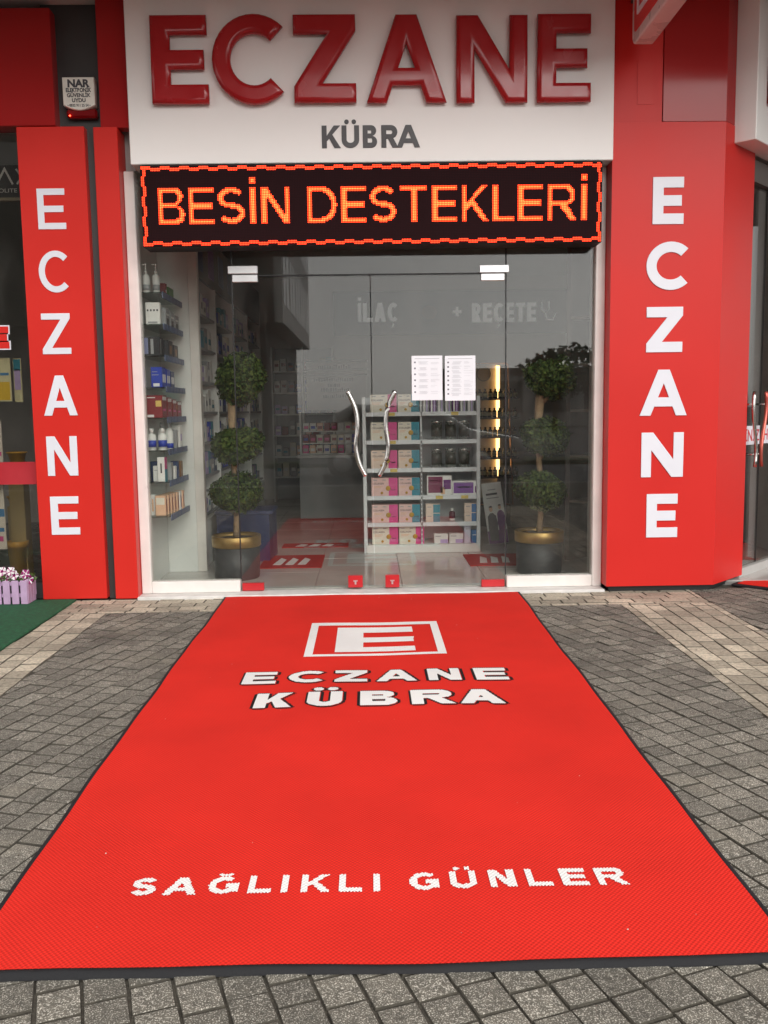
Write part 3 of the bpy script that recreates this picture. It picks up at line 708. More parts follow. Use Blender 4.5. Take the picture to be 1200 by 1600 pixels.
def item_box(name, label, cat, group, x, y, z, w, d, h, base, deco=(), rz=0):
    """carton standing on z, centred on x, front face at y; deco: (name, material, face, u0, u1, v0, v1) printed panels"""
    key = (round(w, 3), round(d, 3), round(h, 3), base.name, tuple((n, m.name, *q) for n, m, *q in deco))
    if key not in PC:
        me = MB().box(-w/2, w/2, 0, d, 0, h, 0, min(.003, h*.03)).mesh(name); me.materials.append(base); ch = []
        for n, m, f, u0, u1, v0, v1 in deco:
            if f == 'f': q = MB().box(-w/2+u0*w, -w/2+u1*w, -.0008, .0004, v0*h, v1*h)
            else: q = MB().box(w/2-.0004, w/2+.0008, u0*d, u1*d, v0*h, v1*h)
            qm = q.mesh(n); qm.materials.append(m); ch.append((n, qm))
        PC[key] = (me, ch)
    me, ch = PC[key]
    o = bpy.data.objects.new(name, me); C.objects.link(o); o.location = (x, y, z); o.rotation_euler = (0, 0, rz); tag(o, label, cat, group)
    for n, qm in ch: link(n, qm, None, o)
    return o
def pm(name, rgb, rough=.42): return mat('pk_'+name, rgb, rough, var=.05, vs=30)
PW, PCREAM, PRED, PBLUE, PDK, PTEAL, PPINK, PPURP, PGREEN, PGREY, PPEACH, PLIL, PNAVY, PBRN = [pm(*a) for a in (
    ('white', (.72, .72, .70)), ('cream', (.70, .66, .56)), ('darkred', (.20, .012, .018)), ('blue', (.02, .05, .38)), ('black', (.02, .02, .025)), ('teal', (.02, .22, .30)),
    ('pink', (.62, .06, .25)), ('purple', (.13, .02, .17)), ('green', (.06, .20, .05)), ('grey', (.30, .31, .32)), ('peach', (.72, .45, .30)), ('lilac', (.45, .36, .62)), ('navy', (.03, .05, .14)), ('brown', (.24, .12, .06)))]
GOLDS = mat('gold_seal', (.45, .27, .04), .35, metal=.5)
def bottle(name, label, group, x, y, z, r, h, bodym, bandm, capm, pump=False, band=(.15, .45)):
    key = ('b', r, h, bodym.name, bandm.name, capm.name, pump)
    if key not in PC:
        sh = h*(.62 if pump else .74)
        prof = [(r*.94, 0), (r, h*.03), (r, sh*band[0]), (r*1.01, sh*band[0]), (r*1.01, sh*band[1]), (r, sh*band[1]), (r, sh*.9), (r*.75, sh), (r*.42, sh*1.03), (r*.42, sh*1.1)]
        mb = MB().lathe(prof, 14, mi=[0, 0, 0, 1, 1, 0, 0, 0, 0]); me = mb.mesh(name); me.materials.append(bodym); me.materials.append(bandm)
        c = MB()
        if pump: c.lathe([(r*.5, sh*1.08), (r*.5, sh*1.2), (r*.16, sh*1.22), (r*.16, h*.95), (r*.3, h*.96), (r*.3, h)], 10); c.box(-r*1.0, 0, -r*.15, r*.15, h*.955, h*.99)
        else: c.lathe([(r*.5, sh*1.08), (r*.5, h*.98), (r*.44, h)], 12)
        cm = c.mesh('cap'); cm.materials.append(capm); PC[key] = (me, cm)
    me, cm = PC[key]; o = bpy.data.objects.new(name, me); C.objects.link(o); o.location = (x, y, z); tag(o, label, 'bottle', group); link('pump' if pump else 'cap', cm, None, o); return o
def sp(i): return 'on the %s left window shelf' % ORD[i]
TX = mat('print_white', (.7, .7, .7), .6)
# top: pump bottles
bottle('pump_bottle', 'left white pump bottle '+sp(0), None, -1.452, 6.09, SZ[0], .024, .19, PW, PGREY, PW, True)
bottle('pump_bottle', 'right white pump bottle '+sp(0), None, -1.388, 6.10, SZ[0], .024, .19, PW, PGREY, PW, True)
item_box('carton', 'small red carton behind the pump bottles '+sp(0), 'carton', None, -1.385, 6.24, SZ[0], .05, .05, .085, PRED, [('label_panel', TX, 's', .2, .8, .3, .5)])
item_box('carton', 'small green carton behind the pump bottles '+sp(0), 'carton', None, -1.385, 6.34, SZ[0], .05, .16, .075, PGREEN)
item_box('carton', 'white carton with row of dark emblems '+sp(1), 'carton', None, -1.415, 6.08, SZ[1], .095, .045, .145, PW, [('emblem', INK, 'f', .1+.22*i, .22+.22*i, .60, .69) for i in range(4)]+[('barcode', PGREY, 'f', .15, .8, .06, .14)])
for i in range(3): item_box('carton', '%s grey printed carton behind the white one %s' % (('near', 'middle', 'far')[i], sp(1)), 'carton', None, -1.39, 6.2+.15*i, SZ[1], .07, .12, .125-.01*i, PGREY, [('label_panel', TX, 's', .15, .85, .6, .7), ('print_block', PDK, 's', .2, .7, .1, .45)])
item_box('carton', 'black carton in crumpled clear wrap '+sp(2), 'carton', None, -1.43, 6.07, SZ[2], .11, .11, .125, PDK, [('wrap_patch', pm('wrap', (.22, .25, .42), .15), 'f', .02, .3, .1, .95), ('print_stripe', PGREY, 'f', .45, .62, .1, .9), ('print_stripe', PGREY, 's', .2, .3, .1, .9)])
for i in range(2): item_box('carton', '%s small black carton behind the wrapped one %s' % (('near', 'far')[i], sp(2)), 'carton', None, -1.395, 6.22+.17*i, SZ[2], .09, .14, .115-.02*i, PDK, [('label_panel', PBRN, 's', .3, .7, .2, .7)])
for i in range(3): item_box('carton', '%s of three blue cartons %s' % (('nearest', 'middle', 'farthest')[i], sp(3)), 'carton', None, -1.408, 6.08+.135*i, SZ[3], .075, .12, .135-.008*i, PBLUE if i < 2 else PNAVY, [('barcode', TX, 'f', .2, .75, .05, .2), ('print_block', TX, 's', .15, .45, .25, .65), ('print_block', TX, 's', .55, .85, .25, .65), ('fine_print', PGREY, 'f', .1, .6, .75, .78), ('fine_print', PGREY, 'f', .1, .7, .6, .63)])
for i in range(4): item_box('carton', '%s dark red carton %s' % (('nearest', 'second', 'third', 'farthest')[i], sp(4)), 'carton', None, -1.43+.012*i, 6.06+.15*i, SZ[4], .115-.02*i, .14, .15-.012*i, PRED, [('barcode', TX, 'f', .12, .5, .03, .14), ('sticker', pm('yellow', (.62, .45, .12)), 'f', .62, .95, .5, .76), ('label_panel', TX, 's', .1, .9, .78, .94), ('fine_print', TX, 'f', .15, .6, .88, .92), ('print_block', PPINK, 's', .2, .7, .3, .4)])
for i in range(2): bottle('lotion_bottle', '%s round white bottle with blue band %s' % (('left', 'right')[i], sp(5)), None, -1.462+.068*i, 6.10+.02*i, SZ[5], .030, .145, PW, PBLUE, PW, band=(.2, .62))
for i in range(2): bottle('lotion_bottle', '%s tall slim white bottle behind the blue banded ones %s' % (('left', 'right')[i], sp(5)), None, -1.42+.045*i, 6.22+.03*i, SZ[5], .026, .185, PW, PBLUE, PGREY, band=(.05, .3))
item_box('carton', 'grey carton behind the bottles '+sp(5), 'carton', None, -1.375, 6.36, SZ[5], .05, .05, .13, PGREY)
item_box('carton', 'tall white carton at the far end '+sp(5), 'carton', None, -1.385, 6.48, SZ[5], .07, .08, .16, PW, [('label_panel', PLIL, 's', .2, .8, .3, .6)])
for nm, m, x, y, w, d, h, dc in (('flat navy', PNAVY, -1.465, 6.2, .075, .06, .13, ()), ('small white', PW, -1.44, 6.10, .045, .04, .105, [('fine_print', PGREY, 'f', .2, .7, .7, .74)]), ('tall white and pink', PW, -1.40, 6.07, .05, .07, .165, [('print_line', INK, 'f', .4, .6, .35, .75), ('pink_side', PPINK, 's', 0, 1, .5, 1), ('teal_side', PTEAL, 's', 0, 1, 0, .5)]), ('grey', PGREY, -1.385, 6.2, .05, .06, .12, ()), ('short white', PW, -1.38, 6.3, .05, .05, .09, ()), ('blue grey', PNAVY, -1.38, 6.38, .05, .06, .12, ()), ('brown', PBRN, -1.38, 6.48, .05, .08, .115, ())):
    item_box('carton', nm+' carton '+sp(6), 'carton', None, x, y, SZ[6], w, d, h, m, dc)
for i in range(7): item_box('carton', '%s peach carton %s' % (('first', 'second', 'third', 'fourth', 'fifth', 'sixth', 'seventh')[i], sp(7)), 'carton', None, -1.415+.006*i, 6.07+.066*i, SZ[7], .07, .058, .135, PPEACH if i != 5 else PW, [('label_panel', PCREAM, 'f', .1, .9, .55, .9), ('red_print', PRED, 's', .4, .7, .15, .8)])
item_box('carton', 'tall pale carton at the left end '+sp(7), 'carton', None, -1.473, 6.09, SZ[7], .036, .06, .14, PW, [('print_line', PPEACH, 'f', .4, .7, .2, .8)])

# ------------------------------------------------------------------ wall shelving running back on the left
ws = thing('wall_shelving', 'tall dim product shelving along the left interior wall', 'shelves')
GL = mat('grey_laminate', (.30, .31, .32), .5, var=.06)
box('back_panel', GL, ws, -1.598, -1.57, 6.80, 10.9, .02, 2.6)
WZ = [.42, .72, .98, 1.22, 1.46, 1.72, 1.98]
for z in WZ: box('shelf', GL, ws, -1.569, -1.285, 6.81, 10.9, z-.02, z)
for y in (7.75, 8.75, 9.8, 10.9): box('upright', LAM, ws, -1.569, -1.275, y, y+.03, .02, 2.6)
box('header_board', mat('header_board', (.16, .145, .135), .6, var=.2, vs=5), ws, -1.3, -1.272, 6.81, 10.9, 2.24, 2.62)
for k in range(4): box('header_picture', [PNAVY, PPURP, TAGB, PNAVY][k], ws, -1.2715, -1.268, 6.95+k*.5, 7.2+k*.5, 2.3, 2.55)
box('base_cabinet', LAM, ws, -1.569, -1.27, 6.81, 10.9, .02, .38)
cname = {}
pal = [PW, PW, PTEAL, PGREY, PBLUE, PW, PCREAM, PGREY, PNAVY, PLIL]
q = random.Random(11)
WN = ['lowest', 'second lowest', 'third lowest', 'middle', 'third highest', 'second highest', 'highest']
for zi, z in enumerate(WZ):
    y = 6.84
    while y < 10.7:
        d = q.uniform(.07, .15)
        if not any(abs(y+d/2-u) < .1 for u in (7.76, 8.76, 9.81)):
            m = q.choice(pal); l_ = q.choice([PTEAL, TX, PGREY, PBLUE]); hh = round(q.uniform(.10, .19), 2)
            cl = '%s %s carton with %s label, %s left wall shelf, %s third' % ('low' if hh < .13 else 'tall' if hh > .165 else 'medium', m.name[3:], l_.name.replace('pk_', '').replace('print_', ''), WN[zi], 'near' if y < 8.1 else 'middle' if y < 9.4 else 'far')
            item_box('carton', cl, 'carton', cl.replace('carton', 'cartons', 1), -1.36, y, z, .12, round(d, 2), hh, m, [('label_panel', l_, 's', .15, .85, .3, .6)])
        y += d+.02
yb = thing('blue_box', 'blue plastic storage box on the floor behind the left topiary', 'box')
bx = MB(); bx.prism([(-1.22, 7.12), (-.80, 7.12), (-.78, 7.5), (-1.22, 7.5)], .021, .40); bx.build('tub', mat('blue_plastic', (.014, .024, .085), .45), yb)
MB().box(-1.235, -.77, 7.105, 7.515, .4005, .43, 0, .006).build('lid', mat('blue_lid', (.02, .032, .10), .4), yb)
item_box('yellow_pouch', 'yellow pouch pack standing on the left wall shelving', 'pouch', None, -1.31, 6.88, 1.221, .07, .10, .2, pm('yellowp', (.35, .28, .03)))
item_box('blue_pouch', 'bright blue pouch pack standing on the left wall shelving', 'pouch', None, -1.31, 6.88, 1.461, .07, .12, .14, pm('bluep', (.03, .2, .32)))

# ------------------------------------------------------------------ topiary trees
BARK = mat('bark', (.27, .185, .11), .85, var=.25, vs=25, bump=.6, bs=50)
def leafmat(name, a, b):
    m = bpy.data.materials.new(name); m.use_nodes = True; N = m.node_tree.nodes; L = m.node_tree.links; p = N['Principled BSDF']; p.inputs['Roughness'].default_value = .6; p.inputs['Specular IOR Level'].default_value = .2
    ge = N.new('ShaderNodeNewGeometry'); mx = N.new('ShaderNodeMix'); mx.data_type = 'RGBA'; L.new(ge.outputs['Random Per Island'], mx.inputs[0])
    mx.inputs[6].default_value = (*a, 1); mx.inputs[7].default_value = (*b, 1); L.new(mx.outputs[2], p.inputs['Base Color']); MATS[name] = m; return m
LEAF = leafmat('topiary_leaf', (.014, .034, .006), (.075, .105, .020))
def leaf_ball(name, parent, c, rx, rz, n, seed, size=.017, m=LEAF, lump=.18):
    q = random.Random(seed); bm = bmesh.new(); bumps = [(Vector((q.gauss(0, 1), q.gauss(0, 1), q.gauss(0, 1))).normalized(), q.uniform(-lump, lump)) for _ in range(14)]
    for _ in range(n):
        d = Vector((q.gauss(0, 1), q.gauss(0, 1), q.gauss(0, 1))).normalized()
        k = 1+sum(a*max(0, d.dot(b)-.55)*2 for b, a in bumps); rad = k*(.55+.45*q.random()**.6)*q.uniform(.92, 1.05)
        p = Vector(c)+Vector((d.x*rx*rad, d.y*rx*rad, d.z*rz*rad))
        nn = (d+Vector((q.gauss(0, .6), q.gauss(0, .6), q.gauss(0, .6)+.25))).normalized(); u = nn.orthogonal().normalized(); u.rotate(Matrix.Rotation(q.uniform(0, 6.28), 3, nn)); v = nn.cross(u)
        s = size*q.uniform(.7, 1.3)
        vs = [bm.verts.new(p+u*s*1.1), bm.verts.new(p+v*s*.55+nn*s*.12), bm.verts.new(p-u*s*1.1), bm.verts.new(p-v*s*.55+nn*s*.12)]; bm.faces.new(vs)
    me = bpy.data.meshes.new(name); bm.to_mesh(me); bm.free(); return link(name, me, m, parent)
POT = mat('pot_charcoal', (.035, .037, .04), .5, var=.1, vs=12)
SOIL = mat('soil', (.05, .033, .022), .95, var=.4, vs=90, bump=1, bs=140)
def topiary(label, x, y, balls, seed, lean):
    t = thing('topiary_tree', label, 'topiary', (x, y, .02))
    MB().lathe([(.155, 0), (.162, .01), (.168, .235)], 40).build('pot', POT, t)
    MB().lathe([(.170, .232), (.176, .236), (.177, .308), (.172, .312), (.160, .312), (.158, .285)], 40, cap=False).build('gold_rim', GOLD, t)
    MB().lathe([(.159, .27), (.14, .288), (.03, .297)], 28).build('soil', SOIL, t)
    zt = balls[0][2]
    pts = [(lean*math.sin(k*.9)*.5, .01*math.sin(k), .28+(zt-.28)*k/8) for k in range(9)]
    rad = [.024, .021, .020, .020, .020, .021, .027, .036, .024]
    tr = MB().tube(pts, rad, 10).build('trunk', BARK, t)
    for i, (bx_, by_, bz_, rx, rz) in enumerate(balls):
        sub = MB()
        for k in range(5):
            a = k*1.256+i; sub.tube([(bx_*.3, 0, bz_-rz*1.15), (bx_+rx*.4*math.cos(a), rx*.4*math.sin(a), bz_-rz*.25)], [.013, .005], 6)
        tag(sub.build('branches', BARK, t), kind='stuff')
        leaf_ball('leaf_ball', t, (bx_, by_, bz_), rx, rz, 3800, seed+i, .0185, lump=.25)
    return t
def rel(px, py, Y, x, z0): p = at(px, py, Y); return p.x-x, p.z-z0
TL = at(371, 890, 6.45).x; TR = at(842, 880, 6.45).x
def balls(specs, x): return [(*(lambda r: (r[0], 0, r[1]))(rel(px, py, 6.45, x, .02)), rx, rz) for px, py, rx, rz in specs]
topiary('left potted topiary tree with three round leafy balls behind the glass', TL, 6.45, balls([(374, 593, .178, .165), (372, 694, .182, .14), (370, 770, .185, .145)], TL), 21, .012)
tr_ = topiary('right potted topiary tree with ragged leafy tiers behind the glass', TR, 6.45, balls([(858, 598, .178, .13), (846, 682, .195, .145), (849, 763, .21, .14)], TR), 31, .03)
x_, z_ = rel(880, 580, 6.45, TR, .02); leaf_ball('leaf_tuft', tr_, (x_, 0, z_), .075, .12, 900, 71)

# ------------------------------------------------------------------ gondola display in the middle
gd = thing('product_gondola', 'freestanding pale grey shelf unit with collagen boxes behind the doors', 'shelf unit')
GY = 7.42; gx0 = at(569, 850, GY).x; gx1 = at(751, 850, GY).x; GM = mat('gondola_metal', (.62, .65, .67), .45, var=.04, vs=8)
gz = [at(660, y, GY).z for y in (644, 688, 732, 775, 817)]; gzb = at(660, 851, GY).z
box('side_post', GM, gd, gx0, gx0+.03, GY+.01, GY+.42, .021, 1.32, .003); box('side_post', GM, gd, gx1-.03, gx1, GY+.01, GY+.42, .021, 1.32, .003)
box('back_panel', GM, gd, gx0+.031, gx1-.031, GY+.38, GY+.4, .021, 1.32)
box('plinth', LAM, gd, gx0+.02, gx1-.005, GY, GY+.37, .0205, gzb, .003)
gxm = at(659, 760, GY).x
box('divider', GM, gd, gxm-.006, gxm+.006, GY+.03, GY+.375, gzb+.001, 1.31)
for k in range(26): MB().box(gxm-.003, gxm+.003, GY+.026, GY+.0299, gzb+.02+k*.036, gzb+.04+k*.036).build('slot', BLACK, gd)
for z in gz:
    for a, b in ((gx0+.032, gxm-.008), (gxm+.008, gx1-.032)):
        sh = box('shelf', GM, gd, a, b, GY+.02, GY+.375, z-.012, z)
        st = box('price_rail', mat('price_rail', (.66, .69, .72), .3, var=.04), sh, a, b, GY+.006, GY+.019, z-.03, z+.004)
for px, row in ((612, 0), (711, 0), (613, 1), (615, 2), (686, 3), (726, 3)):
    p = at(px, 700, GY); z = gz[row]; box('price_tag', TAGY, gd, p.x-.03, p.x+.03, GY+.0035, GY+.0055, z-.027, z+.0)
def gitem(px0, px1): a = at(px0, 740, GY+.05).x; b = at(px1, 740, GY+.05).x; return (a+b)/2, b-a
rows = [(gz[0], 'top'), (gz[1], 'second'), (gz[2], 'third'), (gz[3], 'fourth'), (gz[4], 'fifth'), (gzb, 'bottom')]
SEALR = None
def collagen(px0, px1, split, z, h, side, label, base):
    c, W = gitem(px0, px1)
    o = item_box('collagen_box', label, 'carton', None, c, GY+.05, z, W, .14, h, base, [('colour_panel', side, 'f', split, 1, 0, 1), ('side_print', PDK, 'f', split+.1, .93, .3, .36), ('brand_line', PGREY, 'f', .06, .22, .86, .91), ('brand_line', PGREY, 'f', .42, .55, .86, .91), ('fine_print', PPEACH, 'f', .08, split-.25, .52, .55), ('fine_print', PPEACH, 'f', .08, split-.3, .45, .48)])
    if 'ctext' not in PC: PC['ctext'] = text_mesh('COLLAGEN', .0205, .0004, .0006, .9); PC['ctext'].transform(UPRIGHT); PC['ctext'].materials.append(mat('print_dark', (.12, .11, .13), .6))
    t_ = link('printed_text', PC['ctext'], None, o); t_.location = (-W/2+.009, -.0006, h*.64)
    for u, v, r in ((split-.02, .42, .021), (split*.6, .17, .011)):
        me = bpy.data.meshes.get('seal_%g' % r)
        if me is None:
            mb = MB(); mb.lathe([(r, 0), (r, .0016), (r*.7, .0022)], 14); me = mb.mesh('seal_%g' % r); me.transform(Matrix.Rotation(R(90), 4, 'X')); me.materials.append(GOLDS)
        s = link('gold_seal', me, None, o); s.location = (-W/2+u*W, -.0008, v*h)
for ri, (z, nm) in enumerate(rows):
    basem = [PCREAM, PCREAM, pm('cream_pink', (.70, .56, .47)), pm('pinkish', (.70, .47, .44)), pm('pinkish', (.70, .47, .44)), PCREAM][ri]
    h = .152 if ri else .15
    collagen(580, 621, .66, z, h, PPINK, 'pale and pink collagen box at the left of the %s gondola shelf' % nm, basem)
    if ri < 5: collagen(622.5, 656, .62, z, h, PTEAL, 'pale and teal collagen box in the middle of the %s gondola shelf' % nm, basem)
    else: collagen(622.5, 662, .66, z, h, PPINK, 'pale and pink collagen box in the middle of the bottom gondola shelf', basem)
def can(name, label, group, x, y, z, r, h):
    if 'can' not in PC:
        me = MB().lathe([(r*.95, 0), (r, .004), (r, h*.16), (r*1.008, h*.16), (r*1.008, h*.8), (r, h*.8), (r, h*.88)], 20, mi=[0, 0, 0, 1, 1, 0]).mesh('can'); me.materials.append(METAL); me.materials.append(CANL)
        lm = MB().lathe([(r*1.01, h*.881), (r*1.01, h*.98), (r*.95, h)], 20).mesh('lid'); lm.materials.append(METAL); PC['can'] = (me, lm)
    o = bpy.data.objects.new(name, PC['can'][0]); C.objects.link(o); o.location = (x, y, z); tag(o, label, 'can', group); link('lid', PC['can'][1], None, o)
METAL = mat('can_metal', (.42, .42, .39), .25, metal=.8, var=.2, vs=60); CANL = mat('can_label', (.045, .045, .034), .35, var=.5, vs=70)
for ri in (1, 2):
    for i, px in enumerate((683.5, 705.5, 726.5)):
        c, _ = gitem(px-1, px+1); can('supplement_can', '%s dark metallic supplement can on the %s gondola shelf' % (('left', 'middle', 'right')[i], rows[ri][1]), None, c, GY+.12, rows[ri][0], .045, .158)
for i in range(7):
    c, W = gitem(661+i*11.6, 661+i*11.6+10); item_box('tube_carton', 'purple and silver tube carton behind the notices on the top gondola shelf', 'carton', 'tube cartons on the top gondola shelf', c, GY+.06, gz[0], W, .06, .17, PPURP if i % 3 == 1 else PGREY, [('pale_stripe', PW, 'f', .15, .4, 0, .85), ('violet_stripe', PLIL, 'f', .6, .8, 0, .8)])
c, W = gitem(667, 706); item_box('purple_carton', 'large wine coloured carton with oval portrait patch on the fourth gondola shelf', 'carton', None, c, GY+.05, gz[3], W, .12, .165, PW, [('wine_panel', pm('wine', (.17, .015, .07)), 'f', .05, .63, .12, .95), ('dark_panel', PPURP, 'f', .66, .96, .3, .78), ('print_line', PPINK, 'f', .12, .5, .72, .77), ('flower_patch', PPEACH, 'f', .55, .72, .05, .4)])
c, W = gitem(706.5, 748); item_box('purple_carton', 'low violet carton right on the fourth gondola shelf', 'carton', None, c, GY+.05, gz[3], W, .12, .118, PW, [('violet_panel', pm('violet', (.17, .05, .30)), 'f', .05, .80, .12, .88), ('side_block', PPURP, 'f', .86, .97, .15, .6), ('print_line', PLIL, 'f', .2, .7, .5, .6)])
for k, (a, b, nm) in enumerate(((665, 687, 'left'), (725.5, 747, 'right'))):
    for lv in (0, 1):
        c, W = gitem(a, b); item_box('small_carton', '%s small pale and %s carton, %s of the fifth gondola shelf' % (('lower', 'upper')[lv], ('teal', 'blue')[k], nm), 'carton', None, c, GY+.05, gz[4]+lv*.0775, W, .06, .076, pm('cream_pink', (.70, .56, .47)), [('colour_panel', PTEAL if k == 0 else pm('mblue', (.02, .13, .33)), 'f', .52, 1, 0, .93), ('print_line', PGREY, 'f', .1, .4, .6, .68)])
c, _ = gitem(706, 708); bottle('tablet_bottle', 'small dark wine tablet bottle on the fifth gondola shelf', None, c, GY+.1, gz[4], .026, .108, pm('wineb', (.09, .01, .03)), PW, PW, band=(.05, .3))
for k, (a, b) in enumerate(((677.5, 699.5), (701.5, 723.5))):
    c, W = gitem(a, b); item_box('small_carton', '%s flat white and lilac carton on the bottom gondola shelf' % ('left', 'right')[k], 'carton', None, c, GY+.05, gzb, W, .07, .083, PW, [('lilac_corner', PLIL, 'f', .45, 1, .04, .42), ('print_line', PGREY, 'f', .1, .5, .7, .78)])
c, W = gitem(725, 735); item_box('small_carton', 'tall white and lilac carton on the bottom gondola shelf', 'carton', None, c, GY+.05, gzb, W, .05, .155, pm('palelil', (.6, .58, .7)), [('print_line', PGREY, 'f', .2, .8, .75, .8)])
c, W = gitem(736, 747); item_box('small_carton', 'blue carton at the right end of the bottom gondola shelf', 'carton', None, c, GY+.05, gzb, W, .05, .11, pm('mblue', (.02, .13, .33)), [('print_line', TX, 'f', .2, .8, .6, .65)])

# ------------------------------------------------------------------ lit bottle display with rose gold frame
bd = thing('bottle_display', 'rose gold framed display with glowing strip and rows of small bottles', 'display')
BY = 9.0; RG = mat('rose_gold', (.75, .42, .28), .3, metal=.8)
def bp(px, py): p = at(px, py, BY); return p
a = bp(738, 568); b = bp(781, 748); box('back_board', mat('display_board', (.62, .54, .42), .6, var=.06), bd, a.x, b.x, BY+.20, BY+.24, .3, a.z)
s0 = bp(779.5, 570); s1 = bp(784.5, 748); box('light_strip', mat('warm_strip', (1, .56, .20), .5, var=.1, emit=2.8), bd, s0.x, s1.x, BY+.17, BY+.199, s1.z, s0.z)
box('side_board', mat('display_dark', (.03, .032, .036), .5), bd, s1.x+.004, s1.x+.1, BY+.20, BY+.24, .05, s0.z)
fz = a.z; fx = bp(794, 568).x
MB().tube([(a.x, BY, fz), (fx-.02, BY, fz), (fx, BY, fz-.02), (fx+.05, BY, .25), (a.x, BY, .25)], .009, 8).build('frame_tube', RG, bd)
box('base_cabinet', mat('display_dark', (.03, .032, .036), .5), bd, a.x, fx+.03, BY+.02, BY+.35, .021, .24)
dsm = mat('display_shelf', (.035, .03, .026), .45)
rg = MB().lathe([(.075, 0), (.075, .004), (.066, .004), (.066, 0)], 28, cap=False).mesh('emblem'); rg.transform(Matrix.Rotation(R(90), 4, 'X')); rg.materials.append(PGREY)
e = link('round_emblem', rg, None, bd); p = bp(760, 583); e.location = (p.x, BY+.198, p.z)
BZ = [bp(780, y).z for y in (622, 652, 682, 715, 745)]
BG = mat('bottle_amber', (.022, .018, .010), .2); BL = mat('bottle_label', (.52, .48, .27), .6, var=.2, vs=50)
q = random.Random(5)
for i, z in enumerate(BZ):
    sx0, sx1 = a.x, bp(812, 650).x
    box('shelf', dsm, bd, sx0, sx1, BY+.02, BY+.165, z-.018, z, .002)
    x = sx0+.035
    while x < sx1-.02:
        bottle('small_bottle', 'small dark bottle in the row on the %s shelf of the lit display' % ('top', 'second', 'third', 'fourth', 'fifth')[i], 'bottles on the %s shelf of the lit display' % ('top', 'second', 'third', 'fourth', 'fifth')[i], x, BY+.07+q.uniform(0, .02), z, .0225, .095, BG, BL, BG, band=(.2, .75)); x += .047+q.uniform(0, .006)

# ------------------------------------------------------------------ leaning poster
po = thing('standing_poster', 'tall narrow poster with two suited figures leaning by the gondola', 'poster')
PYY = 7.85; c0 = gr(779, 867, .02); pz = at(770, 756, PYY).z-.03
MP = Matrix.Translation((at(780, 862, PYY).x, PYY, .022)) @ Matrix.Rotation(R(-7), 4, 'Y') @ Matrix.Rotation(R(-8), 4, 'X')
Wp, Hp = .175, pz+.02
def flat(name, m, pts, lift, par): put(outline_mesh([pts], .0016), name, m, par, MP @ Matrix.Translation((-Wp/2, -lift, 0)) @ UPRIGHT)
box('board', mat('poster_white', (.82, .83, .82), .5, var=.05), po, -Wp/2, Wp/2, 0, .006, 0, Hp).data.transform(MP)
flat('purple_strip', PPURP, rect(.002, Wp-.002, .002, .12), .0005, po)
flat('headline', INK, rect(.03, .13, Hp*.80, Hp*.80+.018), .0005, po); flat('headline', PGREY, rect(.05, .12, Hp*.88, Hp*.88+.008), .0005, po); flat('headline', PGREY, rect(.03, .14, Hp*.745, Hp*.745+.008), .0005, po)
def figure(cx, z0, s, m, par):
    flat('suit_print', m, [(cx-.030*s, z0), (cx+.032*s, z0), (cx+.040*s, z0+.13*s), (cx+.034*s, z0+.19*s), (cx+.012*s, z0+.215*s), (cx-.010*s, z0+.215*s), (cx-.030*s, z0+.19*s), (cx-.036*s, z0+.10*s)], .0022, par)
    flat('head_print', PPEACH, arc(cx, z0+.245*s, .014*s, .022*s, 0, 330, 11), .0022, par); flat('hair_print', INK, arc(cx, z0+.258*s, .015*s, .013*s, 0, 180, 8), .0040, par)
figure(.055, .03, 1.15, INK, po); figure(.135, .09, .95, PPURP, po)

# ------------------------------------------------------------------ counter and the back of the shop
ct = thing('shop_counter', 'long white service counter at the back of the shop', 'counter')
box('front_panel', GL, ct, -.76, 2.7, 9.85, 10.4, .03, .70, .004); box('counter_top', mat('counter_top', (.5, .5, .49), .3), ct, -.78, 2.72, 9.82, 10.42, .701, .735, .004)
for z in (.45, .55): box('trim_groove', GL, ct, -.755, 2.69, 9.846, 9.8495, z, z+.012)
td = thing('counter_tiers', 'stepped white product rack on the left end of the counter', 'rack')
CZ = [.737, .85, .98]
box('side_panel', LAM, td, -.75, -.735, 9.9, 10.2, .736, 1.2); box('side_panel', LAM, td, -.1, -.085, 9.9, 10.2, .736, 1.2)
for i, z in enumerate(CZ): box('tier', LAM, td, -.734, -.101, 9.9+.07*i, 10.19, z, z+.012)
q = random.Random(9); NTH = ['leftmost', 'second from left', 'third from left', 'fourth from left', 'fourth from right', 'third from right', 'second from right', 'rightmost']
for i, z in enumerate(CZ):
    for k in range(8):
        item_box('small_carton', '%s small carton on the %s tier of the counter rack' % (NTH[k], ('lower', 'middle', 'upper')[i]), 'carton', 'cartons on the %s counter tier' % ('lower', 'middle', 'upper')[i], -.69+k*.078, 9.91+.07*i, z+.0125, .066, .05, .09, q.choice([PW, PCREAM, PPEACH, PPINK, PBLUE, PRED, PW]), [('label_panel', q.choice([PBLUE, PRED, TX, PPINK, PGREY]), 'f', .15, .85, .25, .6)])
bs_ = thing('back_shelving', 'white shelving with cartons against the back wall of the shop', 'shelves')
box('back_panel', GL, bs_, -1.25, -.45, 12.25, 12.29, .02, 2.05)
for x in (-1.26, -.86, -.46): box('upright', LAM, bs_, x, x+.02, 11.9, 12.29, .02, 2.05)
BSZ = [.35, .62, .9, 1.18, 1.46, 1.74]
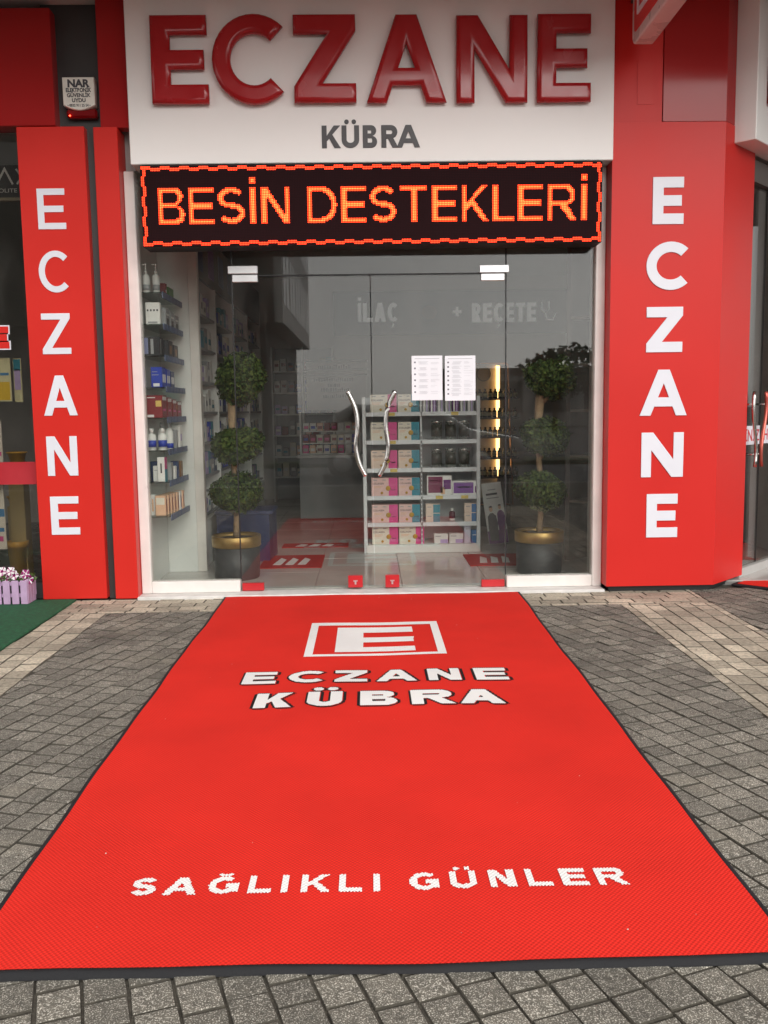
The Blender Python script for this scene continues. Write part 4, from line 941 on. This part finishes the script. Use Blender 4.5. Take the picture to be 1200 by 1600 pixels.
for i, z in enumerate(BSZ):
    box('shelf', LAM, bs_, -1.239, -.861, 11.92, 12.249, z-.02, z); box('shelf', LAM, bs_, -.839, -.461, 11.92, 12.249, z-.02, z)
    for xi, x in enumerate((-1.19, -1.1, -1.0, -.91, -.79, -.69, -.59, -.5)):
        item_box('carton', '%s carton on the %s shelf at the back wall' % (NTH[xi], WN[i]), 'carton', 'cartons on the back wall shelving', x, 11.96, z, .075, .1, round(q.uniform(.1, .19), 2), q.choice(pal+[PPEACH, PRED]), [('label_panel', q.choice([TX, PRED, PTEAL]), 'f', .15, .85, .4, .65)])
nb = thing('notice_board', 'grey board with several dark printed lines above the counter', 'board')
n0 = at(478, 566, 11.6); n1 = at(572, 640, 11.6)
box('board', mat('board_grey', (.5, .49, .47), .6, var=.06), nb, n0.x, n1.x, 11.6, 11.62, n1.z, n0.z)
for y in (564, 577, 586): z = at(520, y, 11.6).z; box('rail', DKGREY, nb, n0.x-.02, n1.x+.02, 11.58, 11.599, z-.008, z+.008)
q = random.Random(4); pr = MB()
for y, xa, xb in ((572, 497, 547), (592, 490, 550), (601, 512, 532), (608, 502, 545), (618, 505, 540)):
    z = at(520, y, 11.6).z; x = at(xa, y, 11.6).x; xe = at(xb, y, 11.6).x
    while x < xe: w_ = q.uniform(.012, .03); pr.box(x, x+w_, 11.5975, 11.5995, z-.03, z+.01+q.uniform(-.01, .008)); x += w_+.008
tag(pr.build('printed_lines', INK, nb), kind='stuff')
bn = thing('wall_banner', 'dark wide wall banner reading İLAÇ + REÇETE at the back', 'banner')
b0 = at(520, 456, 12.2); b1 = at(893, 520, 12.2)
box('board', mat('banner_dark', (.035, .045, .06), .5), bn, b0.x, b1.x, 12.2, 12.23, b1.z, b0.z)
BT = mat('banner_text', (.8, .81, .82), .6, emit=.055)  # faint glow added to letters and symbols that daylight hardly reaches
for word, pxa, pxb in (('İLAÇ', 559, 621), ('REÇETE', 737, 838)):
    xa, xb = at(pxa, 490, 12.2).x, at(pxb, 490, 12.2).x; zb = at((pxa+pxb)/2, 503, 12.2).z; H = at((pxa+pxb)/2, 473, 12.2).z-zb
    ws_ = [.35 if c_ == 'İ' else 1.15 if c_ == 'A' else 1 for c_ in word]; gap_ = .16; unit = (xb-xa)/(sum(ws_)+gap_*(len(word)-1)); x = xa
    for c_, w_ in zip(word, ws_):
        W = w_*unit; G = glyph('C' if c_ == 'Ç' else c_, W, H, W if c_ == 'İ' else .055)
        if c_ == 'Ç': G.append([(W*.5, -.012), (W*.66, -.03), (W*.56, -.075), (W*.38, -.07), (W*.5, -.04)])
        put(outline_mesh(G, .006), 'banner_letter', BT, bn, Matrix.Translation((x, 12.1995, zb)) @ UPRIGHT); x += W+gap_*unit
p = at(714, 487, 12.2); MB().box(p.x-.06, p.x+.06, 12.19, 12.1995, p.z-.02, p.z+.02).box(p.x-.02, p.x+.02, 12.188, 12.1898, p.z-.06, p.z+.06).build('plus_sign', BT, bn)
p = at(671, 488, 12.2); put(outline_mesh([arc(p.x, p.z, .10, .09, 0, 342, 19)], .006), 'round_emblem', mat('emblem_brown', (.12, .09, .08), .6), bn, Matrix.Translation((0, 12.1995, 0)) @ UPRIGHT)
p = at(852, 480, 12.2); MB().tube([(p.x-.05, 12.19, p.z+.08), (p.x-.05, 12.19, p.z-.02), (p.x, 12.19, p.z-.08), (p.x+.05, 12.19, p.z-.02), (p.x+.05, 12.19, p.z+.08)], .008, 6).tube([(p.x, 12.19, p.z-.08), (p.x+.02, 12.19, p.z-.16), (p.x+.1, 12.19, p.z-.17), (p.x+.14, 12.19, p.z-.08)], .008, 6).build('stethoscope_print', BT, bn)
FM = mat('floor_mat_red', (.32, .022, .02), .8, var=.1, vs=30)
for lab, pa_, pb_ in (('red floor mat with white print nearest the left topiary', (404, 889), (508, 868)), ('red floor mat further back left of the gondola', (440, 857), (545, 849)), ('red floor mat right of the gondola foot', (735, 885), (806, 866))):
    u = gr(*pa_, .02); v = gr(*pb_, .02); m_ = thing('floor_mat', lab, 'mat'); x0, x1, y0, y1 = min(u.x, v.x), max(u.x, v.x), u.y, v.y
    box('pile', FM, m_, x0, x1, y0, y1, .0212, .0275)
    W = x1-x0; H = y1-y0
    for k in range(3): put(outline_mesh([[(x0+W*(.2+.2*k), y0+H*.2), (x0+W*(.33+.2*k), y0+H*.2), (x0+W*(.38+.2*k), y0+H*.6), (x0+W*(.28+.2*k), y0+H*.75)]], .002), 'white_print', TX, m_, Matrix.Translation((0, 0, .0277)))

# ================================================================== LEFT NEIGHBOUR
nl = thing('neighbour_shopfront', 'dark glazed shopfront of the left neighbouring shop', 'shopfront')
box('window_pane', GLASSD, nl, -5.4, -2.146, 5.945, 5.955, .10, 2.985)
box('sill', DKGREY, nl, -5.4, -2.147, 5.90, 5.99, .0, .0995)
z0 = at(15, 309, 6.0).z; z1 = at(15, 258, 6.0).z
tb = box('transom_board', mat('transom_black', (.012, .012, .013), .4), nl, -5.4, -2.05, 6.0, 6.03, z0, z1)
box('transom_trim', mat('trim_gold', (.22, .19, .13), .4, metal=.4), nl, -5.4, -2.05, 5.99, 6.03, at(15, 314, 6.0).z, z0-.001)
TH = mat('thin_white', (.5, .5, .48), .5)
def seg(parent, m, pts, w_, Y): put(outline_mesh([stroke(pts, w_)], .003), 'thin_letter', m, parent, Matrix.Translation((0, Y, 0)) @ UPRIGHT)
def w2(px, py, Y): p = at(px, py, Y); return (p.x, p.z)
seg(tb, TH, [w2(-4, 286, 5.999), w2(7, 264, 5.999), w2(20, 288, 5.999)], .012, 5.9995)
seg(tb, TH, [w2(25, 264, 5.999), w2(42, 288, 5.999)], .012, 5.9995); seg(tb, TH, [w2(43, 264, 5.9988), w2(27, 288, 5.9988)], .012, 5.9962)
p = at(-8, 301, 6.0); put(text_mesh('POLITE', .035, 0, .002, 1.3), 'thin_letter', TH, tb, Matrix.Translation((p.x, 5.9995, p.z)) @ UPRIGHT)
z0 = at(20, 757, 5.94).z; z1 = at(20, 722, 5.94).z
box('red_band', mat('band_red', (.42, .02, .03), .35), nl, -5.4, -2.147, 5.938, 5.944, z0, z1)
a = at(-28, 545, 5.94); b = at(13, 510, 5.94); G = glyph('E', b.x-a.x, b.z-a.z, .042)
put(outline_mesh(glyph('E', b.x-a.x+.016, b.z-a.z+.016, .058), .002), 'letter_outline', LETW, nl, Matrix.Translation((a.x-.008, 5.9435, a.z-.008)) @ UPRIGHT); put(outline_mesh(G, .002), 'letter', RED, nl, Matrix.Translation((a.x, 5.941, a.z)) @ UPRIGHT)
nf = MB().box(-5.45, -1.73, 5.99, 10.0, -.05, .02).build('neighbour_floor', mat('dark_floor', (.06, .055, .05), .3)); tag(nf, 'dark floor of the left neighbouring shop', kind='structure')
def poster(label, px0, py0, px1, py1, Y, base, deco, name='shop_poster'):
    a = at(px0, py0, Y); b = at(px1, py1, Y); o = thing(name, label, 'poster'); box('sheet', base, o, a.x, b.x, Y, Y+.008, b.z, a.z)
    for i, (n, m, u0, u1, v0, v1) in enumerate(deco): box(n, m, o, a.x+(b.x-a.x)*u0, a.x+(b.x-a.x)*u1, Y-.0012, Y-.0002, b.z+(a.z-b.z)*v0, b.z+(a.z-b.z)*v1)
PY_ = pm('paleyellow', (.62, .60, .36)); YEL = pm('yel', (.66, .45, .03)); SKY = pm('skyb', (.05, .2, .4))
poster('pale yellow poster at eye height in the left neighbour window', -40, 560, 19, 627, 6.02, PY_, [('yellow_block', YEL, .62, .96, .03, .45), ('text_line', SKY, .7, .95, .6, .66), ('text_line', SKY, .1, .5, .6, .66)])
poster('small poster with lilac figure beside the yellow poster', 19.5, 560, 36, 628, 6.06, PY_, [('teal_patch', PTEAL, .05, .9, .72, .98), ('lilac_patch', PLIL, .1, .85, .28, .75)])
poster('pale card with blue band above the red window band', -40, 658, 5, 722, 6.03, PCREAM, [('blue_band', SKY, .0, .9, .35, .43), ('pink_text', PPINK, .7, .95, .15, .25)])
poster('tall pale board with blue dots under the red window band', -40, 757, 11, 858, 6.03, PCREAM, [('blue_band', SKY, .0, .95, .27, .33), ('blue_dot', SKY, .78, .99, .5, .62), ('pink_text', PPINK, .7, .9, .12, .2)])
YP = mat('yellow_pot', (.66, .36, .03), .4, var=.1, vs=10)
def ypot(label, px, pyt, pyb, Y, r, stand):
    c = at(px, pyb, Y); t = at(px, pyt, Y); h = t.z-c.z; o = thing('yellow_pot', label, 'pot', (c.x, Y, c.z))
    MB().lathe([(r*.72, 0), (r*.95, h*.86), (r*1.08, h*.86), (r*1.1, h), (r*.98, h), (r*.9, h*.9)], 24).build('pot_body', YP, o)
    if stand: MB().box(-r*.8, r*.8, -r*.8, r*.8, .021-c.z, -.001).build('pedestal', mat('pedestal', (.4, .3, .1), .6), o)
ypot('tall yellow plant pot standing low behind the left window', 31, 845, 912, 6.3, .07, True)
ypot('upper yellow pot visible above the red window band', 27, 706, 721, 6.35, .065, True)
ypot('middle yellow pot visible just below the red window band', 26, 775, 790, 6.45, .06, True)
MB().box(-2.28, -2.16, 6.4, 6.6, .02, 1.0, 0, .01).build('olive_curtain', mat('olive', (.32, .26, .08), .8)).name = 'olive_panel'
tag(bpy.data.objects['olive_panel'], 'olive coloured panel standing behind the left neighbour window', 'panel')

gm = thing('green_mat', 'green artificial grass mat in front of the left neighbour shop', 'mat')
GR = mat('turf_green', (.02, .13, .055), .95, var=.3, vs=45, bump=1, bs=350)
MB().box(-4.0, -1.925, 3.9, 5.80, -.002, .014, 0, .004).build('turf', GR, gm)

# lilac picket planter
pl = thing('picket_planter', 'lilac wooden picket flower box at the left edge', 'planter')
LIL = mat('lilac_paint', (.46, .31, .47), .6, var=.08, vs=25, bump=.15, bs=90)
px0, px1, py0, py1, pb = -2.86, -2.185, 5.655, 5.80, .016
ph = at(30, 907, 5.655).z
x = px1-.045; 
while x > px0:
    MB().box(x, x+.043, py0, py0+.012, pb, ph+random.uniform(-.003, .003), 0, .002).build('picket', LIL, pl); x -= .0555
for k in range(3): MB().box(px1-.012, px1, py0+.0135+k*.045, py0+.0135+k*.045+.04, pb, ph+.004, 0, .002).build('picket', LIL, pl)
for z in (.06, ph-.035):
    box('rail', LIL, pl, px0, px1-.0125, py0+.0125, py0+.024, z, z+.022)
box('rail', LIL, pl, px0, px1, py1, py1+.008, .05, ph)
box('liner', mat('liner', (.05, .04, .05), .8), pl, px0+.01, px1-.014, py0+.0245, py1-.002, .03, ph-.03)
PETW = mat('petal_white', (.75, .72, .72), .6); PETM = mat('petal_magenta', (.28, .01, .14), .6); LEAF2 = leafmat('petunia_leaf', (.03, .07, .015), (.10, .17, .05))
q = random.Random(8)
def petal_mesh(m1, m2):
    mb = MB(); n = 20; bm = mb.bm; c = bm.verts.new((0, 0, -.012)); r1 = []; r2 = []
    for i in range(n):
        a = 2*math.pi*i/n; rr_ = 1+.13*math.cos(5*a); r1.append(bm.verts.new((.010*math.cos(a), .010*math.sin(a), 0))); r2.append(bm.verts.new((.030*rr_*math.cos(a), .030*rr_*math.sin(a), .005+.003*math.cos(10*a))))
    for i in range(n):
        j = (i+1) % n; bm.faces.new((c, r1[i], r1[j])).material_index = 1; f = bm.faces.new((r1[i], r2[i], r2[j], r1[j])); f.material_index = 1 if i % 4 == 0 else 0
    me = mb.mesh('flower'); me.materials.append(m1); me.materials.append(m2); return me
FLW, FLM = petal_mesh(PETW, PETM), petal_mesh(PETM, PETW)
for i, (pxx, lab, fl_) in enumerate(((40, 'petunia plant with magenta flowers at the right end of the lilac box', [(40, 897, 1), (37, 903, 1), (45, 905, 1)]), (21, 'petunia plant with large white and magenta flower in the lilac box', [(22, 899, 0), (17, 893, 0), (13, 905, 0)]), (2, 'petunia plant with white flowers at the cut left edge of the lilac box', [(3, 893, 0), (-4, 899, 0), (8, 904, 1)]))):
    c = at(pxx, 905, 5.73); o = thing('petunia_plant', lab, 'flower', (c.x, 5.73, ph-.03))
    leaf_ball('foliage', o, (0, 0, .03), .06, .035, 150, 50+i, .016, LEAF2)
    MB().tube([(0, 0, -.02), (0, 0, .04)], .004, 6).build('stem', LEAF2, o)
    for fx_, fy_, t in fl_:
        p = at(fx_, fy_, 5.69); f = link('bloom', FLM if t else FLW, None, o); f.location = (p.x-c.x, 5.69-5.73, p.z-ph+.03); f.rotation_euler = (R(70)+q.uniform(-.3, .3), q.uniform(-.3, .3), q.uniform(-.4, .4))

# ================================================================== RIGHT NEIGHBOUR (front turned 45 degrees away)
nr = thing('corner_shopfront', 'dark glass corner shopfront receding on the right edge', 'shopfront', (2.62, 6.138, 0), R(45))
box('base_rail', mat('rail_grey', (.45, .44, .42), .4), nr, -.04, 3.0, .02, .10, 0, .075, .003)
box('door_pane', GLASSD, nr, -.04, .311, .05, .06, .08, 2.85); box('door_pane', GLASSD, nr, .319, 1.1, .05, .06, .08, 2.85); box('side_pane', GLASSD, nr, 1.11, 3.0, .05, .06, .08, 2.85)
box('seal', SEAL, nr, .312, .318, .048, .062, .08, 2.85)
box('head_rail', mat('rail_brown', (.10, .085, .075), .5), nr, .001, 3.0, .02, .10, 2.70, 2.84)
RC = mat('handle_red', (.55, .12, .09), .25, metal=.6)
for x0_, s_, m in ((.045, 1, CHROME), (.205, -1, RC)):
    pts = [(x0_+s_*.035*math.sin((.5-k/12)*5), -.02, .785+.52*k/12) for k in range(13)]
    h = MB().tube(pts, .0125, 10).build('handle', m, nr)
    for q_ in (pts[2], pts[10]): MB().tube([q_, (q_[0], .049, q_[2])], .007, 8).build('standoff', CHROME, h)
def lc(px, py): # measured point on the turned glass plane -> local x, z
    d = ray(px, py); o = Vector((2.62, 6.138, 0))+Vector((-.7071, .7071, 0))*.049; n = Vector((-.7071, .7071, 0)); k = (o-EYEV).dot(n)/d.dot(n); p = EYEV+d*k; return (p-Vector((2.62, 6.138, 0))).dot(Vector((.7071, .7071, 0))), p.z
zt = lc(1180, 665)[1]; zb = lc(1180, 694)[1]
st = box('sticker', LETW, nr, .0, .305, .0465, .0494, zb, zt); 
REDI = mat('sticker_red', (.55, .02, .03), .5)
me = text_mesh('DİNİZ', .115, .001, .001, .98, 'RIGHT'); put(me, 'sticker_text', REDI, st, Matrix.Translation((.298, .0462, zb+.026)) @ UPRIGHT)
st = box('sticker', LETW, nr, .365, .75, .0465, .0494, zb, zt); me = text_mesh('HOŞGEL', .115, .001, .001, .98); put(me, 'sticker_text', REDI, st, Matrix.Translation((.375, .0462, zb+.026)) @ UPRIGHT)
for x0_, z_, hh, m in ((.03, .12, .10, PRED), (.21, .12, .10, PRED), (.11, .42, .07, PW), (.2, .30, .14, PGREY), (.2, .95, .12, PLIL)): pass
cb = thing('display_plinth', 'pale grey plinth seen through the corner shop door', 'plinth', (2.62, 6.138, 0), R(45)); box('block', LAM, cb, .1, .7, .5, .9, .02, .42, .004)
shelfs = thing('corner_shelves', 'dim stocked shelves inside the corner shop', 'shelves', (2.62, 6.138, 0), R(45))
box('back_panel', mat('brown_panel', (.07, .055, .045), .6), shelfs, -.2, 3, 1.3, 1.34, .02, 2.8)
for z in (.5, .85, 1.2, 1.55, 1.9): box('shelf', mat('brown_shelf', (.16, .13, .10), .5), shelfs, -.2, 3, 1.0, 1.299, z-.02, z)
q = random.Random(77)
for zi, z in enumerate((.5, .85, 1.2, 1.55, 1.9)):
    for k in range(6):
        lx = .15+k*.17; p = nr.matrix_basis @ Vector((lx, 1.05, z)) if False else Vector((2.62, 6.138, z))+Vector((.7071, .7071, 0))*lx+Vector((-.7071, .7071, 0))*1.05
        item_box('carton', 'dim carton on the %s corner shop shelf' % ('lowest', 'second', 'middle', 'fourth', 'highest')[zi], 'carton', 'cartons on the %s corner shop shelf' % ('lowest', 'second', 'middle', 'fourth', 'highest')[zi], p.x, p.y, z, .1, .1, round(q.uniform(.12, .24), 2), q.choice([PRED, PW, PBRN, PPEACH, PGREY]), [('label_panel', q.choice([TX, PRED, YEL]), 'f', .2, .8, .3, .6)], R(45))
nfl = MB().prism([(2.63, 6.16), (6.0, 9.5), (3.5, 10.5), (2.4, 6.4)], -.05, .018).build('corner_shop_floor', mat('dark_floor', (.06, .055, .05), .3)); tag(nfl, 'dark floor inside the corner shop', kind='structure')
cs = thing('corner_sign', 'white sign box with red raised letter cut by the right edge', 'sign', (2.62, 6.138, 0), R(45))
cz0 = 2.865
box('sign_box', WHITE, cs, -.375, 2.6, -.135, .0195, cz0, SOF-.025, .004)
me = outline_mesh(glyph('E', .40, .50, .11), .05, .02, 3, -.02); put(me, 'raised_letter', SIGNRED, cs, Matrix.Translation((-.235, -.135, cz0+.235)) @ UPRIGHT)
rm = thing('red_door_mat', 'red door mat with black edge in front of the corner shop', 'mat', (2.62, 6.138, 0), R(45))
MB().box(-.27, 1.6, -1.3, -.02, -.002, .013, 0, .004).build('rubber_edge', RUBBER, rm); box('pile', REDC, rm, -.235, 1.565, -1.265, -.05, .0132, .0165)

# ================================================================== ACROSS THE STREET (seen in the glass)
ab = thing('apartment_block', 'dark apartment block with pale window grid reflected in the left door', 'building')
BD = mat('block_dark', (.07, .065, .06), .8, var=.1, vs=.6); BW = mat('block_white', (.55, .54, .52), .7, var=.06, vs=.7); WG = mat('block_glass', (.03, .035, .04), .12)
box('ground_storey', BD, ab, -16, -3.7, -36, -21.6, -.12, 4.4)
box('upper_storeys', BW, ab, -16, -3.0, -36, -21, 4.401, 17)
for f in range(4):
    for k in range(5):
        z = 5.1+f*3; y = -35.3+k*2.9; wn = MB().box(-3.03, -2.985, y, y+2.2, z, z+2.0).build('window', WG, ab); MB().box(-3.0, -2.97, y+1.06, y+1.14, z, z+2.0).build('mullion', BW, wn)
box('front_cladding', BD, ab, -15.9, -3.3, -20.999, -20.9, 4.402, 16.9)
fb = thing('far_shops', 'long low grey shop building across the street', 'building')
box('wall', mat('far_wall', (.5, .49, .47), .8, var=.1, vs=.3), fb, 4, 46, -62, -52, -.12, 3.6); box('roof', mat('far_roof', (.12, .08, .07), .8), fb, 3.6, 46.4, -62.4, -51.6, 3.601, 4.0)
for k in range(12): box('window', WG, fb, 5.2+k*3.4, 7.6+k*3.4, -52.02, -51.96, .9, 3.1)
CROWN = leafmat('street_leaf', (.025, .045, .015), (.07, .10, .03))
def tree(label, x, y, h, r, seed):
    t = thing('street_tree', label, 'tree', (x, y, -.12)); q = random.Random(seed)
    MB().tube([(0, 0, 0), (.05, 0, h*.3), (-.03, .05, h*.55), (0, 0, h*.75)], [.16, .13, .1, .05], 8).build('trunk', BARK, t)
    for k in range(4): a = k*1.6; MB().tube([(0, 0, h*.42), (r*.5*math.cos(a), r*.5*math.sin(a), h*.68)], [.07, .025], 6).build('limb', BARK, t)
    cr = leaf_ball('crown', t, (0, 0, h*.68), r, h*.32, 1500, seed, .19, CROWN, .5)
for i, (x, y, h, r) in enumerate(((10.6, -39, 4.9, 1.9), (16.0, -34, 4.2, 1.8), (24, -42, 4.4, 1.9), (19, -38, 4.6, 2.2), (32, -46, 4.5, 2.2))):
    tree('%s street tree across the road' % ('tallest round', 'low bushy', 'slim far', 'broad', 'outermost')[i], x, y, h, r, 90+i)
def car(label, x, y, rz, paint):
    o = thing('parked_car', label, 'car', (x, y, -.12), rz)
    P = mat('paint_'+paint[0], paint[1], .25, var=.03, coat=.8); TY = mat('tyre', (.015, .015, .015), .8)
    side = [(-2.15, .32), (2.12, .30), (2.18, .55), (2.05, .74), (1.15, .90), (.45, 1.38), (-1.15, 1.42), (-1.9, .98), (-2.18, .85)]
    me = outline_mesh([side], 1.66, .09, 3, -.06); put(me, 'body', P, o, Matrix.Translation((0, .83, 0)) @ UPRIGHT)
    win = [(.95, .93), (.42, 1.30), (-1.05, 1.34), (-1.62, .98)]
    for yy in (-.845, .845): put(outline_mesh([win], .02), 'side_window', WG, o, Matrix.Translation((0, yy+.01, 0)) @ UPRIGHT)
    for xx in (-1.35, 1.35):
        for yy in (-.74, .74):
            wm = MB().lathe([(.12, -.09), (.30, -.1), (.32, -.06), (.32, .06), (.30, .1), (.12, .09)], 20).mesh('wheel'); wm.transform(Matrix.Rotation(R(90), 4, 'X')); wl = link('wheel', wm, TY, o); wl.location = (xx, yy, .32)
            rm_ = MB().lathe([(.05, -.1), (.19, -.095), (.19, .095), (.05, .1)], 14).mesh('rim'); rm_.transform(Matrix.Rotation(R(90), 4, 'X')); link('rim', rm_, SILVER, wl)
    for yy in (-.6, .6): MB().box(2.05, 2.17, yy-.18, yy+.18, .58, .72, 0, .02).build('headlight', LETW, o); MB().box(-2.17, -2.06, yy-.18, yy+.18, .74, .9, 0, .02).build('tail_light', PRED, o)
car('pale silver car parked straight across from the pharmacy', .9, -6.4, R(4), ('silver', (.55, .55, .54)))
car('white car parked across the road to the right', 12.6, -22, R(176), ('white', (.7, .7, .69)))
car('dark blue car parked farther right across the road', 18.6, -23, R(2), ('blue', (.03, .04, .07)))
vg = MB().box(-14, 26, -10.6, -9.2, -.119, -.02).build('verge', mat('verge_grass', (.06, .08, .025), .95, var=.3, vs=3, bump=1, bs=40)); tag(vg, 'grass verge along the street', kind='structure')
